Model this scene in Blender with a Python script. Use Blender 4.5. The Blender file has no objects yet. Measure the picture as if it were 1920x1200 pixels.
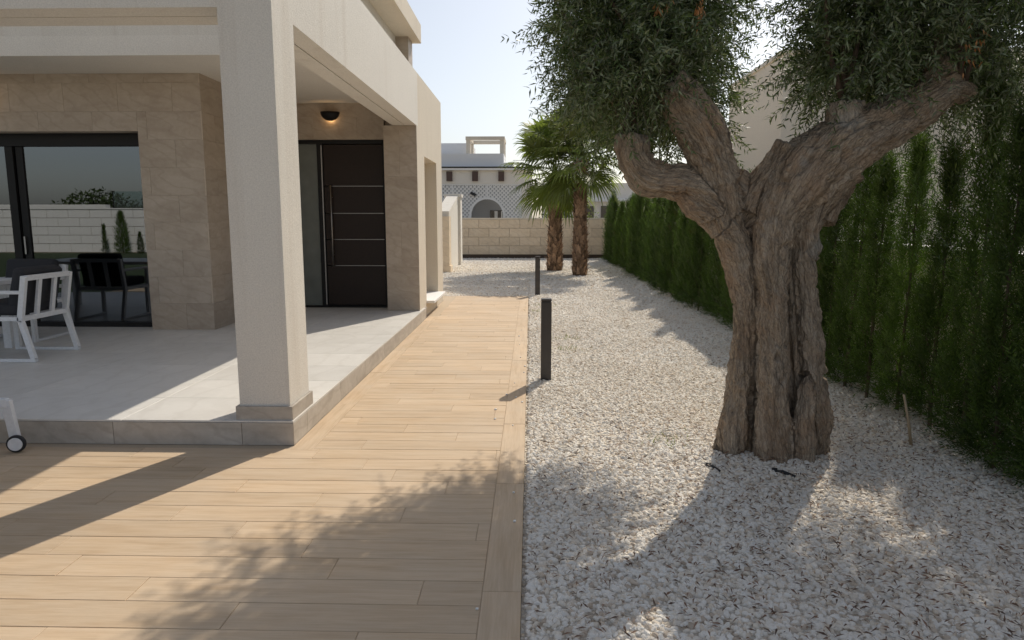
import bpy, bmesh, math, random
import numpy as np
from mathutils import Vector, Matrix

R = math.radians
random.seed(7)
sc = bpy.context.scene
col = sc.collection

# ------------------------------------------------------------------ camera, sky, sun, exposure
CAM_H, FPX, PITCH, YAW = 1.55, 1304.0, math.atan(191 / 1304.0), R(1.48)
cam_d = bpy.data.cameras.new('camera')
cam_d.sensor_width = 36.0
cam_d.lens = FPX / 1920.0 * 36.0
cam_d.clip_end = 2000.0
cam = bpy.data.objects.new('camera', cam_d)
cam.location = (0, 0, CAM_H)
cam.rotation_euler = (math.pi / 2 - PITCH, 0, YAW)
col.objects.link(cam)
sc.camera = cam

SUN_EL, SUN_AZ = R(42.0), R(25.0)          # azimuth measured from +Y towards +X
world = bpy.data.worlds.new('World')
sc.world = world
world.use_nodes = True
wn = world.node_tree.nodes
bg = wn['Background']
sky = wn.new('ShaderNodeTexSky')
sky.sky_type = 'NISHITA'
sky.sun_disc = False
sky.sun_elevation = SUN_EL
sky.sun_rotation = SUN_AZ
sky.altitude = 0
sky.air_density = 1.0
sky.dust_density = 1.6
sky.ozone_density = 1.6
haze_sat = wn.new('ShaderNodeHueSaturation')          # dusty summer air: a paler blue
haze_sat.inputs['Saturation'].default_value = 0.56
world.node_tree.links.new(sky.outputs[0], haze_sat.inputs['Color'])
world.node_tree.links.new(haze_sat.outputs[0], bg.inputs[0])
bg.inputs[1].default_value = 0.098

sun_d = bpy.data.lights.new('sun', 'SUN')
sun_d.energy = 3.08
sun_d.angle = R(0.53)
sun_d.color = (1.0, 0.915, 0.785)
sun = bpy.data.objects.new('sun', sun_d)
sdir = Vector((math.sin(SUN_AZ) * math.cos(SUN_EL), math.cos(SUN_AZ) * math.cos(SUN_EL), math.sin(SUN_EL)))
sun.rotation_euler = sdir.to_track_quat('Z', 'Y').to_euler()
sun.location = (6, 12, 14)
col.objects.link(sun)

sc.view_settings.view_transform = 'Standard'
sc.view_settings.look = 'None'
sc.view_settings.gamma = 1.0
sc.view_settings.exposure = 0.30
sc.view_settings.use_curve_mapping = False
sc.render.engine = 'CYCLES'
sc.cycles.max_bounces = 8
sc.cycles.transparent_max_bounces = 12

# ------------------------------------------------------------------ measuring helper: photo point -> place at depth Y
_cp, _sp, _cy, _sy = math.cos(PITCH), math.sin(PITCH), math.cos(YAW), math.sin(YAW)


def at(x, y, Y):
    u, v = (x - 960) / FPX, (y - 600) / FPX
    fw, up = _cp - v * _sp, -_sp - v * _cp
    X, Yd = u * _cy - fw * _sy, u * _sy + fw * _cy
    t = Y / Yd
    return Vector((X * t, Y, CAM_H + up * t))


# ------------------------------------------------------------------ node helpers
class NT:
    def __init__(s, name):
        s.m = bpy.data.materials.new(name)
        s.m.use_nodes = True
        s.t = s.m.node_tree
        s.t.nodes.clear()
        s.out = s.n('ShaderNodeOutputMaterial')

    def n(s, typ, ins=None, **props):
        nd = s.t.nodes.new(typ)
        for k, v in props.items():
            setattr(nd, k, v)
        for k, v in (ins or {}).items():
            sk = nd.inputs[k]
            if isinstance(v, bpy.types.NodeSocket):
                s.t.links.new(v, sk)
            else:
                if sk.type == 'RGBA' and len(v) == 3:
                    v = (*v, 1)
                sk.default_value = v
        return nd

    def obj_coord(s):
        return s.n('ShaderNodeTexCoord').outputs['Object']

    def world_coord(s):
        return s.n('ShaderNodeNewGeometry').outputs['Position']

    def rnd(s):
        return s.n('ShaderNodeObjectInfo').outputs['Random']

    def mapv(s, v, scale=(1, 1, 1), loc=(0, 0, 0), rot=(0, 0, 0)):
        return s.n('ShaderNodeMapping', {'Vector': v, 'Scale': scale, 'Location': loc, 'Rotation': rot}).outputs[0]

    def noise(s, v, scale, detail=4, rough=.55, dist=0.0):
        return s.n('ShaderNodeTexNoise', {'Vector': v, 'Scale': scale, 'Detail': detail, 'Roughness': rough, 'Distortion': dist}).outputs['Fac']

    def ramp(s, fac, stops):
        nd = s.n('ShaderNodeValToRGB', {'Fac': fac})
        e = nd.color_ramp.elements
        while len(e) < len(stops):
            e.new(.5)
        for i, (p, c) in enumerate(stops):
            e[i].position = p
            if isinstance(c, (int, float)):
                c = (c, c, c)
            e[i].color = (*c, 1)
        return nd.outputs[0]

    def mix(s, fac, a, b, mode='MIX'):
        nd = s.n('ShaderNodeMix', data_type='RGBA', blend_type=mode)
        for k, v in ((0, fac), (6, a), (7, b)):
            if isinstance(v, bpy.types.NodeSocket):
                s.t.links.new(v, nd.inputs[k])
            else:
                if k and len(v) == 3:
                    v = (*v, 1)
                nd.inputs[k].default_value = v
        return nd.outputs[2]

    def math(s, op, a, b=0.0, clamp=False):
        return s.n('ShaderNodeMath', {0: a, 1: b}, operation=op, use_clamp=clamp).outputs[0]

    def vadd(s, a, b):
        return s.n('ShaderNodeVectorMath', {0: a, 1: b}, operation='ADD').outputs[0]

    def comb(s, x, y, z):
        return s.n('ShaderNodeCombineXYZ', {0: x, 1: y, 2: z}).outputs[0]

    def bump(s, h, strength=.3, dist=.01, normal=None):
        ins = {'Height': h, 'Strength': strength, 'Distance': dist}
        if normal is not None:
            ins['Normal'] = normal
        return s.n('ShaderNodeBump', ins).outputs[0]

    def hsv(s, c, v):
        return s.n('ShaderNodeHueSaturation', {'Color': c, 'Value': v}).outputs[0]

    def pbr(s, base, rough=.6, normal=None, metal=0.0, spec=None, **kw):
        ins = {'Base Color': base, 'Roughness': rough, 'Metallic': metal}
        if normal is not None:
            ins['Normal'] = normal
        if spec is not None:
            ins['Specular IOR Level'] = spec
        ins.update(kw)
        b = s.n('ShaderNodeBsdfPrincipled', ins)
        s.t.links.new(b.outputs[0], s.out.inputs[0])
        return b

    def surf(s, sock):
        s.t.links.new(sock, s.out.inputs[0])
        return s.m


M = {}


def m_plain(name, c, rough=.5, metal=0.0, nscale=40, nv=.06, bump=0.0, spec=None):
    t = NT(name)
    p = t.world_coord()
    f = t.noise(p, nscale, 4)
    lo = tuple(k * (1 - nv) for k in c)
    hi = tuple(min(1, k * (1 + nv)) for k in c)
    b = t.ramp(f, [(.3, lo), (.7, hi)])
    t.pbr(b, rough, t.bump(f, bump, .004) if bump else None, metal, spec)
    M[name] = t.m


def m_stucco(name, c, stain=(.42, .33, .24), amount=.28):
    t = NT(name)
    p = t.world_coord()
    grain = t.noise(p, 105, 4, .7)
    lump = t.noise(p, 34, 3)
    big = t.noise(p, 1.1, 4, .6)
    b = t.ramp(big, [(.3, tuple(k * .93 for k in c)), (.75, tuple(min(1, k * 1.04) for k in c))])
    b = t.mix(.55, b, t.ramp(grain, [(.32, tuple(k * .72 for k in c)), (.62, tuple(min(1, k * 1.07) for k in c))]))
    streak = t.noise(t.mapv(p, (3.2, 3.2, .12)), 1.6, 5, .65)
    sm = t.ramp(streak, [(.54, 0.0), (.78, 1.0)])
    b = t.mix(t.math('MULTIPLY', sm, amount), b, stain)
    h = t.math('ADD', grain, t.math('MULTIPLY', lump, .7))
    t.pbr(b, .9, t.bump(h, .55, .006), spec=.2)
    M[name] = t.m


def m_woodtile():
    t = NT('wood_tile')
    r = t.rnd()
    o = t.vadd(t.obj_coord(), t.comb(t.math('MULTIPLY', r, 37.0), t.math('MULTIPLY', r, 91.0), t.math('MULTIPLY', r, 13.0)))
    g1 = t.noise(t.mapv(o, (1.3, 13, 1)), 1.6, 5, .6, .35)
    g2 = t.noise(t.mapv(o, (3.5, 75, 1)), 1.5, 4, .65)
    cl = t.noise(t.mapv(o, (1.5, 3, 1)), 2.0, 3)
    c = t.ramp(g1, [(.26, (.39, .265, .165)), (.44, (.55, .405, .27)), (.60, (.655, .51, .365)), (.78, (.50, .36, .235))])
    c = t.mix(.42, c, t.ramp(g2, [(.3, (.42, .285, .165)), (.7, (.67, .515, .345))]))
    c = t.mix(.25, c, t.ramp(cl, [(.35, (.50, .395, .27)), (.7, (.64, .455, .275))]))
    c = t.hsv(c, t.math('ADD', t.math('MULTIPLY', t.math('FRACT', t.math('MULTIPLY', r, 71.3)), .15), .92))
    w = t.world_coord()
    dust = t.ramp(t.noise(w, 1.4, 5, .65), [(.40, 0.0), (.75, .38)])
    c = t.mix(dust, c, (.63, .53, .415))
    dirt = t.ramp(t.noise(w, 38, 3, .7), [(.70, 0.0), (.78, .35)])
    c = t.mix(dirt, c, (.30, .21, .14))
    rg = t.ramp(g2, [(.2, .55), (.8, .75)])
    t.pbr(c, rg, t.bump(t.math('ADD', g2, g1), .25, .003), spec=.22)
    M['wood_tile'] = t.m


def m_stone(name, dark, midc, light, rough=.55, vein=(.22, .15, .10), var=.10):
    t = NT(name)
    r = t.rnd()
    off = t.comb(t.math('MULTIPLY', r, 53.0), t.math('MULTIPLY', r, 29.0), t.math('MULTIPLY', r, 77.0))
    p = t.vadd(t.obj_coord(), off)
    rot = t.mapv(p, (1.0, 1.0, 2.6), rot=(.25, .45, .2))
    n1 = t.noise(rot, 2.4, 6, .6, .8)
    n2 = t.noise(p, 22, 5, .65)
    c = t.ramp(n1, [(.3, dark), (.5, midc), (.72, light)])
    c = t.mix(.25, c, t.ramp(n2, [(.3, dark), (.7, light)]))
    vn = t.n('ShaderNodeTexWave', {'Vector': rot, 'Scale': 1.3, 'Distortion': 7.0, 'Detail': 4.0, 'Detail Scale': 1.6}).outputs['Fac']
    c = t.mix(t.math('MULTIPLY', t.ramp(vn, [(.86, 0.0), (1.0, 1.0)]), .35), c, vein)
    c = t.hsv(c, t.math('ADD', t.math('MULTIPLY', t.math('FRACT', t.math('MULTIPLY', r, 31.7)), var), 1.0 - var / 2))
    t.pbr(c, rough, t.bump(n2, .12, .003), spec=.4)
    M[name] = t.m


def m_bark():
    t = NT('olive_bark')
    a = t.n('ShaderNodeAttribute', attribute_name='flow').outputs['Vector']
    w = t.world_coord()
    f1 = t.noise(t.mapv(a, (1, 1, .42)), 42, 6, .70, .5)
    f2 = t.noise(t.mapv(a, (1, 1, .5)), 125, 4, .65, .4)
    vo = t.n('ShaderNodeTexVoronoi', {'Vector': t.mapv(a, (1, 1, .26)), 'Scale': 46.0, 'Randomness': 1.0}, feature='DISTANCE_TO_EDGE').outputs['Distance']
    big = t.noise(w, 5.5, 4, .6)
    c = t.ramp(f1, [(.25, (.15, .108, .074)), (.45, (.35, .268, .194)), (.62, (.56, .45, .335)), (.8, (.70, .60, .48))])
    c = t.mix(.5, c, t.ramp(f2, [(.3, (.13, .093, .064)), (.7, (.64, .53, .405))]))
    c = t.mix(t.ramp(big, [(.48, 0.0), (.68, .6)]), c, (.40, .27, .175))
    c = t.mix(t.ramp(t.noise(t.mapv(a, (1, 1, .2)), 7.0, 3, .5), [(.5, 0.0), (.72, .35)]), c, (.58, .51, .42))
    lich = t.ramp(t.noise(w, 9.0, 5, .7), [(.6, 0.0), (.72, .5)])
    c = t.mix(lich, c, (.50, .46, .395))
    cr = t.ramp(vo, [(.0, 0.0), (.16, 1.0)])
    c = t.mix(1.0, c, t.ramp(vo, [(.0, .74), (.08, 1.0)]), 'MULTIPLY')
    f3 = t.noise(t.mapv(a, (1, 1, .13)), 30, 5, .65, .6)
    c = t.mix(1.0, c, t.ramp(f3, [(.32, .50), (.50, 1.0)]), 'MULTIPLY')
    dead = t.n('ShaderNodeAttribute', attribute_name='dead').outputs['Fac']
    c = t.mix(t.math('MULTIPLY', dead, .8), c, t.ramp(f1, [(.3, (.30, .27, .235)), (.7, (.60, .55, .48))]))
    h = t.math('ADD', t.math('ADD', t.math('MULTIPLY', f1, .8), t.math('MULTIPLY', f2, .5)), t.math('MULTIPLY', cr, .25))
    h = t.math('ADD', h, t.math('MULTIPLY', f3, .9))
    t.pbr(c, .92, t.bump(h, .95, .026), spec=.15)
    M['olive_bark'] = t.m


def m_leaf(name, top, under, var=.35, trans=.18, rough=.5, each=0.0, brown=None):
    t = NT(name)
    g = t.n('ShaderNodeNewGeometry')
    rnd = t.n('ShaderNodeAttribute', attribute_name='leafrnd').outputs['Fac']
    c = t.mix(g.outputs['Backfacing'], top, under)
    c = t.hsv(c, t.math('ADD', t.math('MULTIPLY', rnd, var * 2), 1 - var))
    if each:
        c = t.hsv(c, t.math('ADD', t.math('MULTIPLY', t.rnd(), each * 2), 1 - each))
    if brown:
        c = t.mix(t.ramp(t.noise(t.world_coord(), 2.6, 3, .6), [(.62, 0.0), (.74, .75)]), c, brown)
    b = t.n('ShaderNodeBsdfPrincipled', {'Base Color': c, 'Roughness': rough, 'Specular IOR Level': .35})
    tr = t.n('ShaderNodeBsdfTranslucent', {'Color': t.mix(1.0, c, (1.15, 1.3, .55), 'MULTIPLY')})
    ms = t.n('ShaderNodeMixShader', {0: trans, 1: b.outputs[0], 2: tr.outputs[0]})
    M[name] = t.surf(ms.outputs[0])


def m_glass(name, tint=(.16, .185, .19), refl=.125):
    t = NT(name)
    fr = t.n('ShaderNodeFresnel', {'IOR': 1.5}).outputs[0]
    fac = t.math('ADD', t.math('MULTIPLY', fr, 1.0 - refl), refl, True)
    tr = t.n('ShaderNodeBsdfTransparent', {'Color': tint})
    gl = t.n('ShaderNodeBsdfGlossy', {'Color': (.95, .97, 1.0), 'Roughness': .003})
    ms = t.n('ShaderNodeMixShader', {0: fac, 1: tr.outputs[0], 2: gl.outputs[0]})
    M[name] = t.surf(ms.outputs[0])


def m_gravel_bed():
    t = NT('gravel_bed')
    p = t.world_coord()
    vo = t.n('ShaderNodeTexVoronoi', {'Vector': p, 'Scale': 40.0})
    col_r = t.n('ShaderNodeSeparateColor', {0: vo.outputs['Color']}).outputs[0]
    c = t.ramp(col_r, [(.0, (.46, .38, .29)), (.25, (.68, .61, .51)), (.8, (.80, .755, .67)), (1.0, (.54, .45, .35))])
    big = t.noise(p, .55, 5, .6)
    c = t.mix(t.ramp(big, [(.4, 0.0), (.75, .35)]), c, (.52, .43, .32))
    d = t.math('MULTIPLY', vo.outputs['Distance'], -1.0)
    t.pbr(c, .9, t.bump(d, .9, .03), spec=.2)
    M['gravel_bed'] = t.m


def m_pebble():
    t = NT('pebble')
    r = t.rnd()
    c = t.ramp(r, [(0, (.90, .865, .795)), (.55, (.87, .815, .725)), (.80, (.80, .715, .59)), (.92, (.70, .57, .43)), (1.0, (.42, .32, .23))])
    n = t.noise(t.obj_coord(), 60, 3)
    c = t.mix(.2, c, t.ramp(n, [(.35, (.6, .55, .48)), (.65, (.88, .87, .85))]))
    big = t.noise(t.world_coord(), .8, 4, .6)
    c = t.mix(t.ramp(big, [(.4, 0.0), (.8, .4)]), c, (.60, .50, .38))
    t.pbr(c, .8, spec=.3)
    M['pebble'] = t.m


def m_palm_trunk():
    t = NT('palm_bark')
    g = t.n('ShaderNodeAttribute', attribute_name='leafrnd').outputs['Fac']
    f = t.noise(t.mapv(t.world_coord(), (1, 1, .3)), 60, 4, .65)
    c = t.ramp(f, [(.3, (.12, .075, .048)), (.7, (.42, .29, .20))])
    c = t.hsv(c, t.math('ADD', t.math('MULTIPLY', g, .9), .55))
    t.pbr(c, .9, t.bump(f, .5, .01), spec=.15)
    M['palm_bark'] = t.m


m_stucco('stucco_white', (.76, .725, .66))
m_stucco('stucco_cream', (.72, .65, .54), amount=.2)
m_stucco('stucco_neighbour', (.82, .74, .62), amount=.10)
m_stucco('stucco_background', (.84, .80, .73), amount=.06)
m_stucco('ceiling_paint', (.80, .765, .70), amount=0.05)
m_woodtile()
m_stone('wall_stone', (.365, .295, .23), (.44, .368, .295), (.51, .44, .365), vein=(.33, .265, .205))
m_stone('plinth_stone', (.34, .30, .255), (.46, .415, .36), (.56, .515, .455), vein=(.34, .29, .24))
m_stone('terrace_tile_stone', (.64, .612, .565), (.70, .675, .63), (.76, .735, .69), .42, vein=(.6, .57, .52))
m_stone('block_stone', (.66, .535, .385), (.74, .61, .45), (.79, .68, .53), .9, vein=(.55, .45, .34))
m_plain('wall_grout', (.56, .48, .39), .9)
m_plain('grout_grey', (.40, .36, .31), .9)
m_plain('wood_grout', (.50, .395, .28), .9)
m_plain('dark_metal', (.014, .0135, .014), .45, 0.0, 80, .1, spec=.2)
m_plain('bollard_metal', (.035, .031, .031), .42, 0.0, 120, .1, .1)
m_plain('door_panel', (.026, .017, .0135), .5, 0.0, 30, .1, spec=.25)
m_plain('steel', (.34, .325, .31), .4, 1.0)
m_plain('white_metal', (.74, .75, .77), .4)
m_plain('cushion_fabric', (.032, .033, .038), .95, 0.0, 260, .2, .4)
m_plain('rubber', (.02, .02, .022), .7)
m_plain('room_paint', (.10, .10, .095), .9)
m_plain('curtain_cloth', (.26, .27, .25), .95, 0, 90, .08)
m_plain('dark_wood', (.07, .045, .03), .6)
m_plain('wood_stake', (.42, .33, .22), .8)
m_plain('soil', (.33, .28, .21), .95, 0, 3, .2)
m_plain('white_paint', (.82, .82, .81), .6)
m_plain('grey_paint', (.76, .765, .775), .7)
m_plain('veranda_grey', (.40, .415, .44), .9)
m_plain('brown_beam', (.085, .05, .04), .6)
m_plain('dark_window', (.02, .022, .025), .12)
m_plain('black_plastic', (.012, .013, .015), .5)
m_plain('lawn_green', (.035, .06, .018), .95, 0, 60, .4, .8)
m_plain('cypress_wood', (.10, .07, .05), .9, 0, 60, .3, .5)
m_plain('blue_cover', (.06, .16, .42), .5)
m_plain('lamp_lens', (.8, .7, .5), .5)
m_bark()
m_gravel_bed()
m_pebble()
m_palm_trunk()
m_leaf('olive_leaf', (.078, .115, .040), (.20, .228, .145), .40, .25)
m_leaf('dead_leaf', (.42, .17, .05), (.45, .22, .09), .3, .1)
m_leaf('dry_leaf', (.13, .062, .038), (.17, .095, .06), .55, .05)
m_leaf('cypress_leaf', (.068, .112, .022), (.075, .122, .026), .6, .32, each=.32, brown=(.13, .105, .035))
m_leaf('palm_leaf', (.155, .19, .05), (.175, .21, .07), .4, .40)
m_leaf('tree_leaf', (.05, .075, .025), (.06, .09, .03), .4, .15)
m_leaf('grass_blade', (.20, .22, .06), (.22, .24, .08), .4, .3)
m_glass('window_glass')
m_glass('clear_glass', (.75, .85, .85), .06)
m_plain('frosted_glass', (.155, .17, .155), .3, 0, 4, .15)

# ------------------------------------------------------------------ object helpers
WORLD = {}


def mesh_obj(name, me, mat, parent=None, loc=None):
    o = bpy.data.objects.new(name, me)
    col.objects.link(o)
    if mat and not me.materials:
        me.materials.append(M[mat])
    if parent is not None:
        o.parent = parent
    base = WORLD.get(parent, Vector((0, 0, 0)))
    o.location = (Vector(loc) - base) if loc is not None else (0, 0, 0)
    WORLD[o] = Vector(loc) if loc is not None else base.copy()
    return o


def tag(o, label=None, cat=None, group=None, kind=None):
    if label:
        o['label'] = label
    if cat:
        o['category'] = cat
    if group:
        o['group'] = group
    if kind:
        o['kind'] = kind
    return o


def thing(name, label, cat, loc=(0, 0, 0), group=None, kind=None):
    o = bpy.data.objects.new(name, None)
    o.empty_display_size = .1
    col.objects.link(o)
    o.location = loc
    WORLD[o] = Vector(loc)
    return tag(o, label, cat, group, kind)


def copy_tree(o, parent=None):
    c = o.copy()
    col.objects.link(c)
    c.parent = parent
    for ch in o.children:
        copy_tree(ch, c)
    return c


class MB:
    def __init__(s):
        s.v, s.f = [], []

    def add(s, vs, fs):
        b = len(s.v)
        s.v += [tuple(k) for k in vs]
        s.f += [tuple(b + i for i in f) for f in fs]
        return s

    def box(s, x0, x1, y0, y1, z0, z1):
        vs = [(x0, y0, z0), (x1, y0, z0), (x1, y1, z0), (x0, y1, z0), (x0, y0, z1), (x1, y0, z1), (x1, y1, z1), (x0, y1, z1)]
        return s.add(vs, [(3, 2, 1, 0), (4, 5, 6, 7), (0, 1, 5, 4), (1, 2, 6, 5), (2, 3, 7, 6), (3, 0, 4, 7)])

    def bar(s, a, b, w, d, up=(0, 0, 1)):
        a, b = Vector(a), Vector(b)
        t = (b - a).normalized()
        up = Vector(up)
        x = t.cross(up)
        if x.length < 1e-4:
            x = t.cross(Vector((0, 1, 0)))
        x.normalize()
        y = x.cross(t).normalized()
        vs = []
        for p in (a, b):
            for sx, sy in ((-1, -1), (1, -1), (1, 1), (-1, 1)):
                vs.append(p + x * (sx * w / 2) + y * (sy * d / 2))
        return s.add(vs, [(0, 1, 2, 3), (7, 6, 5, 4), (0, 4, 5, 1), (1, 5, 6, 2), (2, 6, 7, 3), (3, 7, 4, 0)])

    def tube(s, pts, rads, n=8, cap=True, squash=None):
        pts = [Vector(p) for p in pts]
        b = len(s.v)
        ref = None
        for i, p in enumerate(pts):
            t = (pts[min(i + 1, len(pts) - 1)] - pts[max(i - 1, 0)]).normalized()
            if ref is None:
                ref = t.cross(Vector((0, 1, 0)))
                if ref.length < .1:
                    ref = t.cross(Vector((1, 0, 0)))
            x = (ref - t * ref.dot(t)).normalized()
            ref = x
            y = t.cross(x)
            for k in range(n):
                a = 2 * math.pi * k / n
                s.v.append(tuple(p + (x * math.cos(a) + y * math.sin(a)) * rads[i]))
        for i in range(len(pts) - 1):
            for k in range(n):
                k2 = (k + 1) % n
                s.f.append((b + i * n + k, b + i * n + k2, b + (i + 1) * n + k2, b + (i + 1) * n + k))
        if cap:
            s.f.append(tuple(b + k for k in reversed(range(n))))
            e = b + (len(pts) - 1) * n
            s.f.append(tuple(e + k for k in range(n)))
        return s

    def disc(s, c, axis, r, h, n=24):
        c, axis = Vector(c), Vector(axis).normalized()
        return s.tube([c - axis * h / 2, c + axis * h / 2], [r, r], n)

    def build(s, name, mat, parent=None, smooth=False, bevel=0.0, loc=None):
        base = Vector(loc) if loc is not None else WORLD.get(parent, Vector((0, 0, 0)))
        me = bpy.data.meshes.new(name)
        vs = [(v[0] - base.x, v[1] - base.y, v[2] - base.z) for v in s.v]
        me.from_pydata(vs, [], s.f)
        me.update()
        if smooth:
            me.polygons.foreach_set('use_smooth', [True] * len(me.polygons))
        o = mesh_obj(name, me, mat, parent, loc)
        if bevel:
            md = o.modifiers.new('edge', 'BEVEL')
            md.width = bevel
            md.segments = 2
            md.limit_method = 'ANGLE'
        return o


_piece = {}


def piece(name, mat, parent, c, size, normal, ch=.002):
    """One tile/plank/block: chamfered slab. size = full extents on world x,y,z; normal = axis index+sign of its outer face."""
    ax, sg = normal
    key = (mat, tuple(round(k, 3) for k in size), ax, sg, round(ch, 4))
    me = _piece.get(key)
    if me is None:
        u, v = [(1, 2), (0, 2), (0, 1)][ax]
        hu, hv, hn = size[u] / 2, size[v] / 2, size[ax] / 2
        rings = [(hu, hv, -hn), (hu, hv, hn - ch), (hu - ch, hv - ch, hn)]
        vs = []
        for a, b, n in rings:
            for su, sv in ((-1, -1), (1, -1), (1, 1), (-1, 1)):
                p = [0, 0, 0]
                p[u], p[v], p[ax] = su * a, sv * b, n * sg
                vs.append(p)
        fs = [(8, 9, 10, 11)]
        for r_ in (0, 4):
            for k in range(4):
                k2 = (k + 1) % 4
                fs.append((r_ + k, r_ + k2, r_ + 4 + k2, r_ + 4 + k))
        flip = (ax == 1) != (sg < 0)
        if flip:
            fs = [tuple(reversed(f)) for f in fs]
        me = bpy.data.meshes.new(name)
        me.from_pydata(vs, [], fs)
        me.update()
        me.materials.append(M[mat])
        _piece[key] = me
    return mesh_obj(name, me, None, parent, c)


def tile_wall(parent, mat, ax, sg, plane, u0, u1, v0, v1, tu, tv, holes=(), joint=.002, thick=.005, name='wall_tile', bond=.5, shift=0.0, ch=.0007):
    """Cover a rectangle (u along x or y, v = z) of a wall with single tiles, leaving openings."""
    row = 0
    v = v0
    while v < v1 - .01:
        ve = min(v + tv, v1)
        u = u0 - ((row % 2) * bond * tu + shift) % tu
        while u < u1 - .005:
            ue = u + tu
            a, b = max(u, u0), min(ue, u1)
            rects = [(a, b, v, ve)]
            for hx0, hx1, hz0, hz1 in holes:
                nr = []
                for (a_, b_, c_, d_) in rects:
                    if b_ <= hx0 or a_ >= hx1 or d_ <= hz0 or c_ >= hz1:
                        nr.append((a_, b_, c_, d_))
                        continue
                    if a_ < hx0:
                        nr.append((a_, hx0, c_, d_))
                    if b_ > hx1:
                        nr.append((hx1, b_, c_, d_))
                    m0, m1 = max(a_, hx0), min(b_, hx1)
                    if c_ < hz0:
                        nr.append((m0, m1, c_, hz0))
                    if d_ > hz1:
                        nr.append((m0, m1, hz1, d_))
                rects = nr
            for (a_, b_, c_, d_) in rects:
                if b_ - a_ < .02 or d_ - c_ < .02:
                    continue
                j = joint / 2
                su, sv = b_ - a_ - joint, d_ - c_ - joint
                cu, cv = (a_ + b_) / 2, (c_ + d_) / 2
                t_ = thick + random.choice((-.0003, 0, .0003))
                if ax == 1:
                    piece(name, mat, parent, (cu, plane + sg * t_ / 2, cv), (su, t_, sv), (1, sg), ch)
                else:
                    piece(name, mat, parent, (plane + sg * t_ / 2, cu, cv), (t_, su, sv), (0, sg), ch)
            u = ue
        v = ve
        row += 1


# ------------------------------------------------------------------ numpy helpers
def vnoise(P, seed=0):
    P = np.asarray(P, dtype=np.float64)
    i = np.floor(P).astype(np.int64)
    f = P - i
    f = f * f * (3 - 2 * f)

    def h(dx, dy, dz):
        n = (i[:, 0] + dx) * 374761393 + (i[:, 1] + dy) * 668265263 + (i[:, 2] + dz) * 2147483647 + seed * 974634777
        n = (n ^ (n >> 13)) * 1274126177
        n = n & 0x7fffffff
        n = (n ^ (n >> 16)) & 0xffff
        return n / 65535.0
    x0 = h(0, 0, 0) * (1 - f[:, 0]) + h(1, 0, 0) * f[:, 0]
    x1 = h(0, 1, 0) * (1 - f[:, 0]) + h(1, 1, 0) * f[:, 0]
    x2 = h(0, 0, 1) * (1 - f[:, 0]) + h(1, 0, 1) * f[:, 0]
    x3 = h(0, 1, 1) * (1 - f[:, 0]) + h(1, 1, 1) * f[:, 0]
    y0 = x0 * (1 - f[:, 1]) + x1 * f[:, 1]
    y1 = x2 * (1 - f[:, 1]) + x3 * f[:, 1]
    return y0 * (1 - f[:, 2]) + y1 * f[:, 2]


def fbm(P, oct=4, seed=0):
    a, s, t = 1.0, 0.0, 0.0
    P = np.asarray(P)
    for k in range(oct):
        s = s + a * vnoise(P * (2 ** k), seed + k)
        t += a
        a *= .5
    return s / t


def unit(v):
    return v / np.maximum(np.linalg.norm(v, axis=1, keepdims=True), 1e-9)


def leaf_mesh(name, P, D, N, L, W, mat, parent, curl=.15, rnd=None, shape=(.0, .5, 1.0, .55), seed=1):
    """Many pointed leaves: P base, D direction, N surface normal, L length, W width. Each is 4 triangles, bent along its midrib."""
    n = len(P)
    S = unit(np.cross(D, N))
    N = unit(np.cross(S, D))
    L, W = L[:, None], W[:, None]
    b = P
    m1 = P + D * L * .38 + N * L * curl * .35
    tip = P + D * L - N * L * curl * .25
    l = m1 + S * W * .5
    r = m1 - S * W * .5
    V = np.stack([b, l, r, tip], 1).reshape(-1, 3)
    base = (np.arange(n) * 4)[:, None]
    F = np.concatenate([base + np.array([0, 2, 1]), base + np.array([1, 2, 3])], 1).reshape(-1, 3)
    me = bpy.data.meshes.new(name)
    off = WORLD.get(parent, Vector((0, 0, 0)))
    V = V - np.array(off)
    me.vertices.add(len(V))
    me.vertices.foreach_set('co', V.astype(np.float32).ravel())
    me.loops.add(len(F) * 3)
    me.loops.foreach_set('vertex_index', F.astype(np.int32).ravel())
    me.polygons.add(len(F))
    me.polygons.foreach_set('loop_start', np.arange(len(F), dtype=np.int32) * 3)
    me.polygons.foreach_set('loop_total', np.full(len(F), 3, dtype=np.int32))
    me.update(calc_edges=True)
    if rnd is None:
        rnd = np.random.default_rng(seed).random(n)
    at_ = me.attributes.new('leafrnd', 'FLOAT', 'POINT')
    at_.data.foreach_set('value', np.repeat(rnd, 4).astype(np.float32))
    return mesh_obj(name, me, mat, parent)

# ================================================================== SETTING: ground, deck, terrace, gravel bed
ZT = .172                      # terrace level above the deck
XP, YP = -1.62, 4.58           # corner of the terrace plinth
XR = -.03                      # right edge of the deck, where the gravel starts
tag(MB().box(-120, 120, -120, 160, -.40, -.06).build('ground', 'soil'), kind='structure')
tag(MB().box(-32, 12, -13.8, -9.0, -.062, -.012).box(-32, -9.05, -8.99, 13, -.062, -.012).build('lawn', 'lawn_green'), kind='structure')
gb = MB()
gb.add([(XR, -8.9, -.022), (3.42, -8.9, -.022), (3.42, 27.2, -.022), (XR, 27.2, -.022)], [(0, 1, 2, 3)])
gb.add([(-9, 13.95, -.022), (XR, 13.95, -.022), (XR, 27.2, -.022), (-9, 27.2, -.022)], [(0, 1, 2, 3)])
tag(gb.build('gravel_bed', 'gravel_bed'), kind='structure')

deck = tag(MB().box(-8.5, XR - .004, -8.95, 1.86, -.06, 0.0).box(-9, XR - .004, 1.86, 13.9, -.06, -.004).build('deck', 'wood_grout'), kind='structure')
PITCHY, PL = .19, 1.2


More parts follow.
